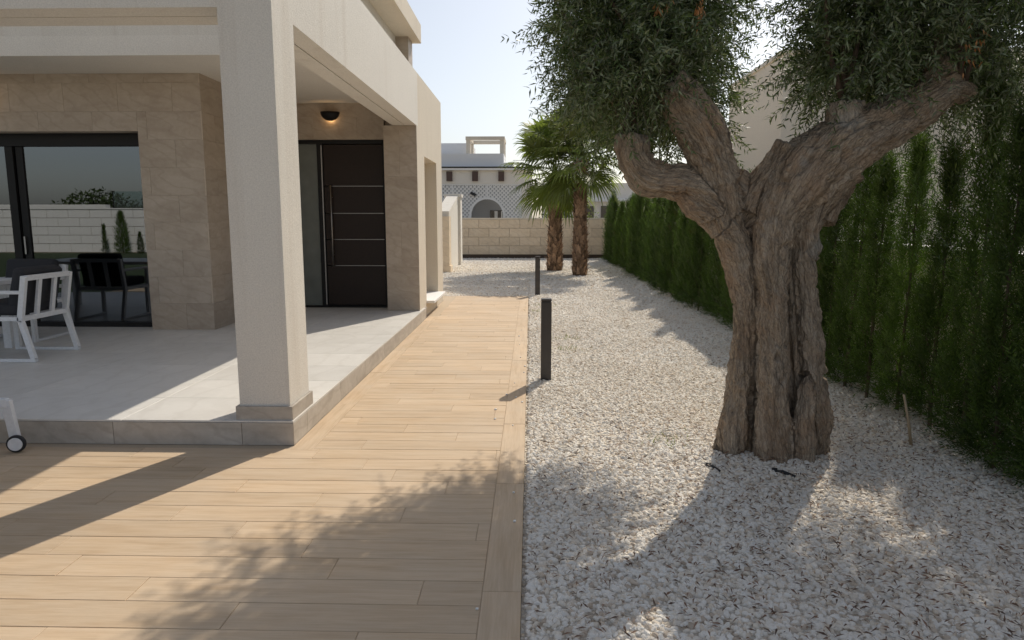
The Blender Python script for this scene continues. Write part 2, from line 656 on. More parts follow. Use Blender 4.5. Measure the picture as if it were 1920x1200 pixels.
def plank(x0, x1, y0, y1, along='x'):
    g = .003
    sx, sy = x1 - x0 - g, y1 - y0 - g
    c = ((x0 + x1) / 2, (y0 + y1) / 2, -.0045 + random.choice((-.0006, 0, .0006)))
    if along == 'x':
        return piece('plank', 'wood_tile', deck, c, (sx, sy, .009), (2, 1), .0015)
    o = piece('plank', 'wood_tile', deck, c, (sy, sx, .009), (2, 1), .0015)
    o.rotation_euler.z = math.pi / 2
    return o


random.seed(21)
XB = -.195                     # inner edge of the right border course
y = 2.42 - 3 * PITCHY
row = 0
while y < 13.88:
    ye = min(y + PITCHY, 13.9)
    path = y > YP - .12
    x0 = (XP + .155) if path else -4.6
    off = [0.0, .42, .84, .23, .66, 1.02][row % 6] + random.uniform(-.06, .06)
    x = x0 - off if path else x0 - off
    while x < XB - .01:
        a, b = max(x, x0), min(x + PL, XB)
        if b - a > .05:
            plank(a, b, y, ye)
        elif b - a > .004:
            plank(a, b, y, ye)
        x += PL
    y = ye
    row += 1
y = .9 + .62
while y < 13.88:
    plank(XB, XR, y, min(y + 1.2, 13.9), 'y')
    y += 1.2
y = YP - .12
first = True
while y < 10.95:
    plank(XP, XP + .155, max(y, YP - .10), min(y + 1.2, 10.95), 'y')
    y += 1.2

# terrace slab, its floor tiles and the stone-clad riser
terrace = tag(MB().box(-9.5, XP - .012, YP + .012, 10.9, -.05, ZT - .011).build('terrace', 'grout_grey'), kind='structure')
y = YP
row = 0
while y < 10.66:
    ye = min(y + .6, 10.668)
    x = XP - 7.2
    sh = .0
    while x < XP - .01:
        a, b = max(x, -8.8), min(x + 1.2, XP)
        ya = y
        if not (ye > 10.3 and a > -2.2):
            piece('floor_tile', 'terrace_tile_stone', terrace, ((a + b) / 2, (ya + ye) / 2, ZT - .006), (b - a - .003, ye - ya - .003, .012), (2, 1), .0012)
        else:
            piece('floor_tile', 'terrace_tile_stone', terrace, ((a - 2.16) / 2, (ya + ye) / 2, ZT - .006), (-2.16 - a - .003, ye - ya - .003, .012), (2, 1), .0012)
        x += 1.2
    y = ye
    row += 1
x = XP
for w in (.36, .9, .9, .9, .9, .9, .9):
    piece('riser_tile', 'plinth_stone', terrace, (x - w / 2, YP + .006, (ZT - .016) / 2), (w - .003, .0125, ZT - .014), (1, -1), .0015)
    x -= w
y = YP
for w in (.30, .9, .9, .9, .9, .9, .9, .46):
    piece('riser_tile', 'plinth_stone', terrace, (XP - .006, y + w / 2, (ZT - .016) / 2), (.0125, w - .003, ZT - .014), (0, 1), .0015)
    y += w

# gravel: a crust of white limestone chippings over the bed
peb_col = bpy.data.collections.new('pebble_shapes')
rs = random.Random(3)
for k in range(6):
    bm = bmesh.new()
    bmesh.ops.create_icosphere(bm, subdivisions=1 if k < 2 else 2, radius=1.0)
    sx, sy, sz = rs.uniform(.85, 1.3), rs.uniform(.65, .9), rs.uniform(.62, .92)
    pl_ = [(Vector((rs.gauss(0, 1), rs.gauss(0, 1), rs.gauss(0, 1))).normalized(), rs.uniform(.55, .8)) for _ in range(7)]
    for v in bm.verts:
        for nrm, d in pl_:
            e = v.co.dot(nrm)
            if e > d:
                v.co -= nrm * (e - d) * .9
        v.co = Vector((v.co.x * sx, v.co.y * sy, v.co.z * sz)) * .0122
    me = bpy.data.meshes.new('pebble')
    bm.to_mesh(me)
    bm.free()
    me.materials.append(M['pebble'])
    peb_col.objects.link(bpy.data.objects.new('pebble', me))

gm = MB()
NX, NY = 24, 150
for iy in range(NY + 1):
    for ix in range(NX + 1):
        X_ = XR + .018 + (3.40 - XR - .018) * ix / NX
        Y_ = 1.9 + (27.2 - 1.9) * iy / NY
        h_ = .010 * math.sin(X_ * 3.1 + Y_ * 1.3) * math.sin(Y_ * 2.2) + .006 * math.sin(X_ * 7 + 1)
        h_ += .055 * math.exp(-((X_ - 1.55) ** 2 + (Y_ - 4.45) ** 2) / .28)
        if X_ < .08:
            h_ = min(h_, 0) - .004
        gm.v.append((X_, Y_, -.014 + h_))
for iy in range(NY):
    for ix in range(NX):
        a = iy * (NX + 1) + ix
        gm.f.append((a, a + 1, a + NX + 2, a + NX + 1))
for (xa, xb, ya, yb) in ((-3.2, XR, 13.97, 27.2),):
    gm.add([(xa, ya, -.016), (xb, ya, -.016), (xb, yb, -.016), (xa, yb, -.016)], [(0, 1, 2, 3)])
gravel = gm.build('gravel', 'gravel_bed', smooth=True)
da = gravel.data.attributes.new('dens', 'FLOAT', 'POINT')
dv = [3900 if v[1] < 7 else max(750, 3900 - (v[1] - 7) * 330) for v in gm.v]
da.data.foreach_set('value', dv)
sa_ = gravel.data.attributes.new('psize', 'FLOAT', 'POINT')
sa_.data.foreach_set('value', [(3900 / d) ** .5 for d in dv])
tag(gravel, 'white limestone gravel covering the bed beside the deck', 'gravel', kind='stuff')
ng = bpy.data.node_groups.new('scatter_pebbles', 'GeometryNodeTree')
ng.interface.new_socket('Geometry', in_out='INPUT', socket_type='NodeSocketGeometry')
ng.interface.new_socket('Geometry', in_out='OUTPUT', socket_type='NodeSocketGeometry')
N_ = ng.nodes
gi, go = N_.new('NodeGroupInput'), N_.new('NodeGroupOutput')
dp = N_.new('GeometryNodeDistributePointsOnFaces')
dp.inputs['Seed'].default_value = 5
ci = N_.new('GeometryNodeCollectionInfo')
ci.inputs['Collection'].default_value = peb_col
ci.inputs['Separate Children'].default_value = True
ci.inputs['Reset Children'].default_value = True
io = N_.new('GeometryNodeInstanceOnPoints')
io.inputs['Pick Instance'].default_value = True
rv = N_.new('FunctionNodeRandomValue')
rv.data_type = 'FLOAT_VECTOR'
rv.inputs[0].default_value = (-.6, -.6, 0)
rv.inputs[1].default_value = (.6, .6, 6.283)
rsv = N_.new('FunctionNodeRandomValue')
rsv.data_type = 'FLOAT'
rsv.inputs[2].default_value = .40
rsv.inputs[3].default_value = 1.75
jg = N_.new('GeometryNodeJoinGeometry')
L_ = ng.links.new
na = N_.new('GeometryNodeInputNamedAttribute')
na.data_type = 'FLOAT'
na.inputs[0].default_value = 'dens'
L_(na.outputs[0], dp.inputs['Density'])
nb = N_.new('GeometryNodeInputNamedAttribute')
nb.data_type = 'FLOAT'
nb.inputs[0].default_value = 'psize'
mm = N_.new('ShaderNodeMath')
mm.operation = 'MULTIPLY'
L_(nb.outputs[0], mm.inputs[1])
L_(gi.outputs[0], dp.inputs['Mesh'])
L_(dp.outputs['Points'], io.inputs['Points'])
L_(ci.outputs[0], io.inputs['Instance'])
L_(rv.outputs[0], io.inputs['Rotation'])
L_(rsv.outputs[1], mm.inputs[0])
L_(mm.outputs[0], io.inputs['Scale'])
L_(gi.outputs[0], jg.inputs[0])
L_(io.outputs[0], jg.inputs[0])
L_(jg.outputs[0], go.inputs[0])
md = gravel.modifiers.new('pebbles', 'NODES')
md.node_group = ng

# ================================================================== THE VILLA
villa = thing('villa', 'cream and stone villa with open corner porch, white square pillar and dark door', 'house', (-4.5, 8.0, 0))
ZB, ZTOP = 2.88, 3.64
# pillar at the corner with its skirting, and the two beams it carries
pil = MB().box(-2.0, -1.65, 4.62, 5.03, ZT, ZTOP).build('pillar', 'stucco_white', villa)
sk = MB()
sk.box(-2.022, -1.628, 4.598, 4.618, ZT - .002, .268).box(-1.648, -1.628, 4.618, 5.052, ZT - .002, .268)
sk.box(-2.022, -2.002, 4.618, 5.052, ZT - .002, .268).box(-2.002, -1.648, 5.032, 5.052, ZT - .002, .268)
sk.build('skirting', 'plinth_stone', pil, bevel=.002)
fb = MB().box(-9.5, -2.0, 4.62, 5.03, ZB + .025, ZTOP)
fb.box(-9.5, -2.0, 4.62, 4.815, ZB, ZB + .025).box(-9.5, -2.0, 4.827, 5.03, ZB, ZB + .025)
fb.build('beam', 'stucco_white', villa)
eb = MB().box(-2.0, -1.65, 5.03, 10.46, ZB + .025, ZTOP)
eb.box(-2.0, -1.83, 5.03, 10.46, ZB, ZB + .025).box(-1.818, -1.65, 5.03, 10.46, ZB, ZB + .025)
eb.build('beam', 'stucco_white', villa)
# side wall behind the porch, with a deep niche window
ew = MB()
ew.box(-2.0, -1.65, 10.46, 13.15, 2.5, ZTOP)
ew.box(-2.0, -1.65, 10.46, 11.02, 0, 2.5).box(-2.0, -1.65, 12.42, 13.15, 0, 2.5)
ew.box(-2.0, -1.65, 11.02, 12.42, 0, .20)
ew.box(-9.5, -2.0, 12.9, 13.15, 0, ZTOP)
sw = ew.build('side_wall', 'stucco_cream', villa)
nw = MB().box(-2.06, -1.97, 11.02, 12.42, .2, 2.5).build('window', 'plinth_stone', villa)
MB().box(-1.97, -1.52, 11.00, 12.44, .203, .245).build('sill', 'white_paint', nw, bevel=.004)
MB().box(-1.969, -1.955, 11.05, 12.40, 1.16, 1.19).build('frame', 'stucco_cream', nw)
MB().box(-1.97, -1.96, 11.022, 12.418, 1.19, 2.498).build('shutter', 'stucco_cream', nw)
# porch ceiling, fascia over the recess, clerestory and flat roof
MB().box(-9.5, -2.0, 7.56, 12.9, 3.25, 3.45).build('ceiling', 'ceiling_paint', villa)
MB().box(-9.5, -1.96, 7.56, 7.80, 3.45, 4.15).box(-2.20, -1.96, 7.8, 10.5, 3.45, 4.15).build('upper_wall', 'stucco_white', villa)
MB().box(-2.0, -1.96, 7.56, 7.8, 3.25, 3.45).build('upper_wall', 'stucco_white', villa)
MB().box(-2.25, -1.775, 10.5, 10.85, 3.45, 4.15).build('roof_post', 'wall_stone', villa)
MB().box(-9.5, -1.65, 7.2, 10.93, 4.15, 4.42).build('roof', 'stucco_cream', villa, bevel=.006)

# recessed front wall with the big sliding window (clad with stone tiles)
YF = 8.475
wx0, wx1, wz1 = -8.2, -4.715, 2.585
fw = MB().box(-9.5, wx0, YF, 8.72, ZT, 3.25).box(wx0, wx1, YF, 8.72, wz1, 3.25).box(wx1, -3.93, YF, 8.72, ZT, 3.25)
fw.box(-4.18, -3.93, 8.72, 10.682, ZT, 3.25)
front = fw.build('front_wall', 'wall_grout', villa)
random.seed(4)
tile_wall(front, 'wall_stone', 1, -1, YF, -7.4, -3.9255, ZT, 3.25, .66, .33, [(wx0, wx1, 0, wz1)], shift=.17)
tile_wall(front, 'wall_stone', 0, 1, -3.93, YF, 10.66, ZT, 3.25, .66, .33)
MB().box(wx1, wx1 + .012, YF + .001, 8.70, ZT, wz1).build('reveal', 'wall_stone', front)
win = MB()
fy0, fy1 = 8.66, 8.73
win.box(wx0, wx1 - .002, fy0, fy1, 2.43, wz1 - .002).box(wx0, wx1 - .002, fy0, fy1, ZT + .002, .235)
win.box(wx1 - .06, wx1 - .002, fy0, fy1, .235, 2.43).box(wx0, wx0 + .06, fy0, fy1, .235, 2.43)
wo = win.build('window', 'dark_metal', villa, bevel=.003)
MB().box(-6.52, -6.42, 8.668, 8.722, .235, 2.43).box(-6.40, -6.31, 8.69, 8.735, .235, 2.43).build('mullion', 'dark_metal', wo, bevel=.003)
MB().box(-6.31, wx1 - .06, 8.708, 8.716, .235, 2.43).build('pane', 'window_glass', wo)
MB().box(wx0 + .06, -6.52, 8.690, 8.698, .235, 2.43).build('pane', 'window_glass', wo)
MB().box(-6.385, -6.365, 8.665, 8.69, 1.10, 1.32).build('handle', 'steel', wo)
# the room behind the glass
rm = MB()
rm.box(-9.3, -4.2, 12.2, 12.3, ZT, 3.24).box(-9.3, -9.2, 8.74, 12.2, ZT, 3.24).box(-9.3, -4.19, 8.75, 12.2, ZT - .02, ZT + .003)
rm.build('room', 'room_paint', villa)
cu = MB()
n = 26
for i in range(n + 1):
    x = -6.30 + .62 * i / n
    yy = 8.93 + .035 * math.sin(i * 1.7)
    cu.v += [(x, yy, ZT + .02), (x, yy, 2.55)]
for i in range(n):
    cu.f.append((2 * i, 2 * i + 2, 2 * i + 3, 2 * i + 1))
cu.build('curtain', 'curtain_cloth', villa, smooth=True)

# door wall, stone pier
YD = 10.682
dw = MB().box(-3.93, -2.19, YD, 10.88, 2.72, 3.25).box(-3.93, -3.62, YD, 10.88, ZT, 2.72).build('entrance_wall', 'wall_grout', villa)
tile_wall(dw, 'wall_stone', 1, -1, YD, -3.9245, -2.136, 2.72, 3.25, .66, .33)
tile_wall(dw, 'wall_stone', 1, -1, YD, -3.9245, -3.62, ZT, 2.72, .66, .33)
pier = MB().box(-2.13, -1.662, 10.325, 10.46, ZT, 2.879).box(-2.13, -2.0, 10.46, 10.9, ZT, 3.25).build('pier', 'wall_grout', villa)
tile_wall(pier, 'wall_stone', 1, -1, 10.325, -2.1345, -1.65, ZT, 2.878, .66, .66, shift=.1)
tile_wall(pier, 'wall_stone', 0, -1, -2.13, 10.325, 10.67, ZT, 3.25, .66, .66)
MB().box(-1.66, -1.65, 10.327, 10.459, 0, 2.879).build('edge_trim', 'stucco_cream', pier)
dr = MB()
dr.box(-3.62, -2.192, 10.70, 10.80, 2.66, 2.718).box(-3.62, -2.192, 10.70, 10.80, ZT + .001, .20)
dr.box(-3.62, -3.56, 10.70, 10.80, .20, 2.66).box(-2.235, -2.192, 10.70, 10.80, .20, 2.66).box(-3.235, -3.145, 10.70, 10.80, .20, 2.66)
door = dr.build('door', 'dark_metal', villa, bevel=.003)
MB().box(-3.56, -3.235, 10.745, 10.755, .20, 2.66).build('pane', 'frosted_glass', door)
MB().box(-3.56, -3.235, 10.83, 10.84, .20, 2.66).build('blind', 'curtain_cloth', door)
zs = [at(660, yy, 10.715).z for yy in (349, 400, 449, 498)]
leaf_z = [.205] + sorted(zs) + [2.655]
for a, b in zip(leaf_z[:-1], leaf_z[1:]):
    MB().box(-3.140, -2.240, 10.715, 10.775, a + .006, b - .006).build('leaf_panel', 'door_panel', door, bevel=.002)
for z in zs:
    MB().box(-3.02, -2.242, 10.712, 10.75, z - .0035, z + .0035).build('inlay_strip', 'steel', door)
MB().box(-3.170, -3.154, 10.690, 10.70, .22, 2.64).build('edge_strip', 'steel', door)
hd = MB().tube([(-3.03, 10.655, at(622, 500, 10.655).z), (-3.03, 10.655, at(622, 347, 10.655).z)], [.014, .014], 12)
for yy in (370, 478):
    z = at(622, yy, 10.655).z
    hd.tube([(-3.03, 10.655, z), (-3.03, 10.716, z)], [.009, .009], 8)
hd.build('handle', 'steel', door, smooth=True)

# wall lamps, lit (half-round shells washing the wall with warm light)


def wall_lamp(loc, label):
    t = thing('wall_lamp', label, 'lamp', loc, 'half-round wall lamps on the porch')
    x, y, z = loc
    b = MB()
    n = 16
    for j in range(7):
        ph = math.pi / 2 * j / 6
        for i in range(n + 1):
            a = math.pi * i / n
            rr = .145 * math.cos(ph * .98)
            b.v.append((x + rr * math.cos(a), y - .028 - .105 * math.cos(ph * .98) * math.sin(a), z + .055 - .13 * math.sin(ph)))
    for j in range(6):
        for i in range(n):
            b.f.append((j * (n + 1) + i, j * (n + 1) + i + 1, (j + 1) * (n + 1) + i + 1, (j + 1) * (n + 1) + i))
    sh = b.build('lamp_shade', 'dark_metal', t, smooth=True)
    md = sh.modifiers.new('thickness', 'SOLIDIFY')
    md.thickness = .006
    MB().box(x - .05, x + .05, y - .03, y - .001, z + .0, z + .05).build('back_plate', 'dark_metal', t)
    ld = bpy.data.lights.new('lamp_bulb', 'POINT')
    ld.energy = .5
    ld.color = (1.0, .60, .26)
    ld.shadow_soft_size = .008
    lo = bpy.data.objects.new('lamp_bulb', ld)
    col.objects.link(lo)
    lo.parent = t
    lo.location = (0, -.026, -.035)
    return t


wall_lamp((-2.99, YD - .015, at(620, 218, YD).z), 'dark half-round wall lamp glowing above the front door')
wall_lamp((-6.55, YF - .015, 3.0), 'dark half-round wall lamp above the sliding window, at the left picture edge')

# ================================================================== BACK GARDEN WALL, GATE WALL
bw = thing('garden_wall', 'sand-coloured block wall closing the far end of the gravel', 'wall', (0, 27.4, 0))
MB().box(-9, 3.6, 27.35, 27.55, -.06, 1.50).build('core', 'wall_grout', bw)
MB().box(-9, 3.6, 27.32, 27.352, -.06, .14).build('footing', 'dark_wood', bw)
MB().box(-9, 3.6, 27.30, 27.60, 1.50, 1.56).build('coping', 'stucco_cream', bw)
random.seed(9)
tile_wall(bw, 'block_stone', 1, -1, 27.35, -3.2, 3.4, .14, 1.50, .80, .34, joint=.012, thick=.03, name='block', ch=.004)
gw = thing('gate_wall', 'stepped cream wall with sloping top beyond the villa corner', 'wall', (-2.6, 21, 0))
g = MB()
g.add([(-2.75, 20.6, 0), (-2.38, 20.6, 0), (-2.38, 23.2, 0), (-2.75, 23.2, 0), (-2.75, 20.6, 1.75), (-2.38, 20.6, 1.75), (-2.38, 23.2, 2.28), (-2.75, 23.2, 2.28)],
      [(3, 2, 1, 0), (4, 5, 6, 7), (0, 1, 5, 4), (1, 2, 6, 5), (2, 3, 7, 6), (3, 0, 4, 7)])
g.build('panel', 'stucco_white', gw)
MB().box(-2.80, -2.30, 23.2, 23.7, 0, 2.22).build('post', 'stucco_white', gw)
MB().box(-2.84, -2.26, 23.16, 23.74, 2.22, 2.33).build('post_cap', 'stucco_white', gw, bevel=.01)
MB().box(-2.70, -2.33, 20.1, 20.598, .18, 1.60).build('pillar', 'block_stone', gw)
MB().box(-2.74, -2.29, 20.06, 20.598, 0, .18).build('base', 'block_stone', gw)

# ================================================================== SIDE BOUNDARY WALL AND NEIGHBOUR'S HOUSE
sbw = thing('boundary_wall', 'low rendered wall running behind the conifer hedge', 'wall', (3.55, 12, 0))
MB().box(3.5, 3.68, -2, 27.3, -.06, 1.26).build('panel', 'stucco_neighbour', sbw)
MB().box(3.47, 3.71, -2, 27.3, 1.26, 1.30).build('coping', 'white_paint', sbw)
nh = thing('neighbour_house', 'plain beige flat-roofed house rising behind the hedge', 'house', (6, 13, 0))
MB().box(3.95, 11.5, 11.4, 14.4, 0, 4.08).build('wall', 'stucco_neighbour', nh)
MB().box(3.92, 11.53, 11.37, 14.43, 4.08, 4.14).build('parapet', 'stucco_neighbour', nh)
w_ = MB().box(7.75, 9.2, 11.36, 11.399, 1.2, 2.50).build('window', 'dark_metal', nh)
MB().box(7.82, 9.13, 11.35, 11.362, 1.27, 2.43).build('pane', 'dark_window', w_)

# ================================================================== WHITE VILLA BEYOND THE BACK WALL
YV = 42.0
wv = thing('white_villa', 'white villa with lattice screens and rooftop pergola beyond the garden wall', 'house', (-3, YV, 0))
b = MB()
MB().box(-9, .12, YV + 3.0, YV + 3.2, -.06, 4.35).build('veranda_wall', 'veranda_grey', wv)
b.box(-9, .12, YV, YV + .25, 3.58, 4.35)                                      # header above the lattice
b.box(-.50, .12, YV, YV + .25, -.06, 3.58).box(-9, -8.6, YV, YV + .25, -.06, 3.58)
b.build('wall', 'stucco_background', wv)
MB().box(-9, .16, YV - .30, YV + 3.3, 4.35, 4.47).build('eave', 'white_paint', wv)
MB().box(-9, .16, YV - .33, YV - .0, 4.47, 4.55).build('gutter', 'dark_metal', wv)
for px_ in (843, 891, 940):
    c = at(px_, 329, YV)
    MB().box(c.x - .17, c.x + .17, YV - .22, YV - .002, 3.72, 4.28).build('rafter_end', 'brown_beam', wv)
MB().box(-9, -3.86, YV + 4, YV + 8, 4.55, 6.34).build('roof_block', 'grey_paint', wv)
MB().box(-9, -1.59, YV + .4, YV + 3.9, 4.55, 5.36).box(-1.59, -1.05, YV + .6, YV + 3.6, 4.55, 4.84).build('parapet', 'grey_paint', wv)
pg = MB()
for x in (-3.9, -1.85):
    pg.box(x, x + .26, YV + 1.2, YV + 1.46, 5.36, 6.24).box(x, x + .26, YV + 3.5, YV + 3.76, 5.36, 6.24)
pg.box(-3.93, -1.56, YV + 1.15, YV + 1.5, 6.24, 6.44).box(-3.93, -1.56, YV + 3.45, YV + 3.8, 6.24, 6.44)
pg.box(-3.93, -3.63, YV + 1.5, YV + 3.45, 6.24, 6.44).box(-1.86, -1.56, YV + 1.5, YV + 3.45, 6.24, 6.44)
pg.build('pergola_frame', 'stucco_cream', wv)
rl = MB()
for z in (4.72, 4.98):
    rl.tube([(-1.05, YV + .7, z), (.1, YV + .7, z)], [.02, .02], 6)
rl.tube([(.05, YV + .7, 4.47), (.05, YV + .7, 5.0)], [.02, .02], 6)
rl.build('roof_rail', 'white_metal', wv)
# lattice: two crossing layers of diagonal slats round an arched opening, in a frame
ax_, az_, ar_ = -2.58, 1.72, .95
lx0, lx1, lz0, lz1 = -8.6, -.50, -.06, 3.50
lat = MB()


def lattice(sgn, ya):
    k = -12.0
    while k < 16:
        pts = []
        for i in range(260):
            x = lx0 + (lx1 - lx0) * i / 259
            z = k + sgn * (x - lx0)
            ins = lz0 < z < lz1 and not ((math.hypot(x - ax_, z - az_) < ar_ and z > az_) or (abs(x - ax_) < ar_ and z <= az_))
            if ins:
                pts.append((x, z))
            else:
                if len(pts) > 1:
                    lat.bar((pts[0][0], ya, pts[0][1]), (pts[-1][0], ya, pts[-1][1]), .022, .080, up=(-sgn, 0, 1))
                pts = []
        if len(pts) > 1:
            lat.bar((pts[0][0], ya, pts[0][1]), (pts[-1][0], ya, pts[-1][1]), .022, .080, up=(-sgn, 0, 1))
        k += .235


lattice(1, YV + .08)
lattice(-1, YV + .105)
lat.build('lattice', 'white_paint', wv)
fr = MB()
fr.box(lx0, lx1, YV + .04, YV + .14, 3.50, 3.579)
for x in (-4.65, -2.56, -.56):
    fr.box(x - .05, x + .05, YV + .042, YV + .138, (az_ + ar_ + .14) if x == -2.56 else -.06, 3.50)
nn = 18
for i in range(nn):
    a0, a1 = math.pi * i / nn, math.pi * (i + 1) / nn
    p = [(ax_ + r_ * math.cos(a), az_ + r_ * math.sin(a)) for a in (a0, a1) for r_ in (ar_, ar_ + .13)]
    vs = [(q[0], yy, q[1]) for yy in (YV + .035, YV + .145) for q in p]
    fr.add(vs, [(0, 1, 3, 2), (4, 6, 7, 5), (0, 2, 6, 4), (1, 5, 7, 3), (0, 4, 5, 1), (2, 3, 7, 6)])
fr.box(ax_ - ar_ - .13, ax_ - ar_, YV + .035, YV + .145, -.06, az_).box(ax_ + ar_, ax_ + ar_ + .13, YV + .035, YV + .145, -.06, az_)
fr.build('lattice_frame', 'white_paint', wv)
MB().bar((-3.55, YV - .02, 3.05), (-3.25, YV - .02, 2.90), .16, .16).bar((-3.4, YV - .02, 2.98), (-3.4, YV + .06, 3.0), .05, .05).build('spotlight', 'black_plastic', wv)
wd = MB().box(-2.55, -1.70, YV + 2.94, YV + 2.999, -.06, 2.05).build('window', 'dark_window', wv)
MB().box(-2.28, -2.08, YV + 2.92, YV + 2.938, -.06, 2.0).box(-1.85, -1.78, YV + 2.92, YV + 2.938, -.06, 2.0).build('frame', 'white_paint', wv)

# further house glimpsed between the palms
fh = thing('far_house', 'pale house with dark veranda glimpsed between the palm trees', 'house', (4, 50, 0))
MB().box(.9, 8.5, 50, 55, 0, 4.0).build('wall', 'stucco_background', fh)
MB().box(.9, 8.6, 49.6, 50, 2.7, 2.95).build('canopy', 'grey_paint', fh)
for x in (1.4, 3.2, 5.0):
    w_ = MB().box(x, x + 1.3, 49.93, 49.998, .9, 2.4).build('window', 'dark_window', fh)
    MB().box(x + .62, x + .68, 49.90, 49.93, .9, 2.4).build('frame', 'white_paint', w_)

# ================================================================== BEHIND THE CAMERA (mirrored in the sliding window)
rw = thing('pool_wall', 'white block wall across the garden, mirrored in the sliding window', 'wall', (-5, -14, 0))
MB().box(-34, 12, -14.25, -14.05, -.06, 1.95).build('core', 'grout_grey', rw)
random.seed(12)
tile_wall(rw, 'white_paint', 1, 1, -14.05, -28.0, -12.0, 0, 1.95, 1.0, .39, joint=.02, thick=.03, name='block', ch=.006)
MB().box(-34, -19.2, -14.32, -13.98, 1.95, 2.16).box(-19.2, 12, -14.32, -13.98, 1.95, 2.00).build('coping', 'white_paint', rw)
gp = thing('glass_fence', 'greenish glass balustrade on the wall, mirrored in the sliding window', 'fence', (-17.5, -14.15, 2.0))
for x in (-18.9, -17.1):
    MB().box(x, x + 1.7, -14.16, -14.14, 2.0, 2.75).build('pane', 'clear_glass', gp)
    MB().box(x - .04, x - .005, -14.18, -14.12, 2.0, 2.77).build('post', 'dark_metal', gp)

# ================================================================== OLIVE TREE
YO = 4.45
olive = thing('olive_tree', 'old olive tree with thick gnarled forked trunk standing in white gravel', 'tree', (1.58, 4.5, 0))
PXM = 4.55 / FPX                       # metres per photo pixel at the tree


def strand(pts):
    """pts: (photo x, photo y, depth Y, radius in photo pixels)"""
    return [at(p[0], p[1], p[2]) for p in pts], [p[3] * p[2] / FPX * (.93 if p[1] > 400 else 1.0) for p in pts]


S = []
# left column of the trunk, running into the left arm
S.append(strand([(1366, 905, 4.46, 40), (1373, 850, 4.46, 34), (1382, 770, 4.47, 29), (1391, 690, 4.48, 26), (1397, 600, 4.49, 24), (1391, 520, 4.48, 28), (1375, 455, 4.47, 34), (1352, 405, 4.46, 40), (1322, 370, 4.46, 43), (1285, 344, 4.46, 38), (1248, 338, 4.45, 33), (1214, 328, 4.44, 35), (1193, 302, 4.43, 33), (1189, 272, 4.43, 31), (1188, 252, 4.43, 29)]))
# middle column, running into the right arm
S.append(strand([(1450, 905, 4.34, 46), (1449, 860, 4.34, 42), (1449, 760, 4.36, 37), (1449, 660, 4.38, 34), (1448, 560, 4.39, 32), (1448, 470, 4.40, 35), (1460, 400, 4.42, 44), (1490, 350, 4.44, 56), (1535, 305, 4.45, 62), (1590, 268, 4.45, 56), (1650, 238, 4.46, 46), (1705, 208, 4.47, 41), (1755, 178, 4.48, 38), (1790, 170, 4.49, 30), (1815, 184, 4.49, 16)]))
# right column
S.append(strand([(1526, 910, 4.44, 34), (1526, 860, 4.44, 31), (1528, 780, 4.46, 29), (1524, 700, 4.47, 27), (1516, 620, 4.48, 25), (1509, 540, 4.48, 23), (1504, 470, 4.48, 24), (1515, 410, 4.46, 32), (1545, 355, 4.47, 36), (1590, 312, 4.47, 32)]))
# upper left bough, upright right bough, cut stubs, knots
S.append(strand([(1350, 410, 4.47, 40), (1342, 350, 4.45, 44), (1334, 305, 4.43, 42), (1320, 262, 4.41, 43), (1296, 218, 4.39, 42), (1272, 180, 4.38, 38), (1254, 150, 4.38, 31)]))
S.append(strand([(1738, 185, 4.50, 34), (1762, 140, 4.52, 27), (1771, 90, 4.55, 21), (1772, 30, 4.6, 18), (1762, -60, 4.7, 15), (1730, -160, 4.8, 10)]))
S.append(strand([(1570, 270, 4.44, 42), (1578, 225, 4.42, 36), (1583, 190, 4.41, 30)]))
S.append(strand([(1395, 400, 4.50, 34), (1420, 355, 4.50, 30), (1455, 310, 4.48, 28), (1478, 275, 4.47, 28)]))
S.append(strand([(1522, 490, 4.50, 17), (1527, 462, 4.50, 18), (1524, 440, 4.50, 12)]))
S.append(strand([(1545, 420, 4.56, 24), (1566, 372, 4.58, 24), (1590, 340, 4.56, 18)]))
S.append(strand([(1505, 880, 4.30, 24), (1506, 800, 4.33, 21), (1510, 735, 4.37, 17), (1512, 705, 4.42, 10)]))
S.append(strand([(1410, 880, 4.48, 26), (1412, 780, 4.51, 25), (1416, 640, 4.54, 25), (1416, 520, 4.57, 27), (1412, 430, 4.60, 32), (1405, 380, 4.58, 28)]))
# rear columns that give the trunk its depth
S.append(strand([(1400, 880, 4.76, 50), (1408, 750, 4.74, 42), (1416, 600, 4.72, 36), (1410, 470, 4.62, 44), (1390, 390, 4.58, 46), (1360, 340, 4.55, 40)]))
S.append(strand([(1500, 880, 4.78, 48), (1494, 750, 4.76, 42), (1484, 600, 4.74, 36), (1480, 470, 4.64, 44), (1510, 390, 4.60, 44), (1560, 330, 4.56, 40)]))
S.append(strand([(1450, 880, 4.70, 46), (1450, 650, 4.68, 40), (1449, 480, 4.66, 40), (1440, 410, 4.62, 38)]))
S.append(strand([(1484, 900, 4.50, 25), (1487, 780, 4.51, 24), (1485, 640, 4.53, 23), (1480, 520, 4.54, 22), (1478, 450, 4.54, 26), (1490, 400, 4.54, 28)]))
# root flares
S.append(strand([(1380, 800, 4.52, 26), (1360, 845, 4.50, 24), (1336, 900, 4.48, 22)]))
S.append(strand([(1530, 800, 4.5, 26), (1545, 868, 4.48, 20), (1556, 920, 4.46, 16)]))

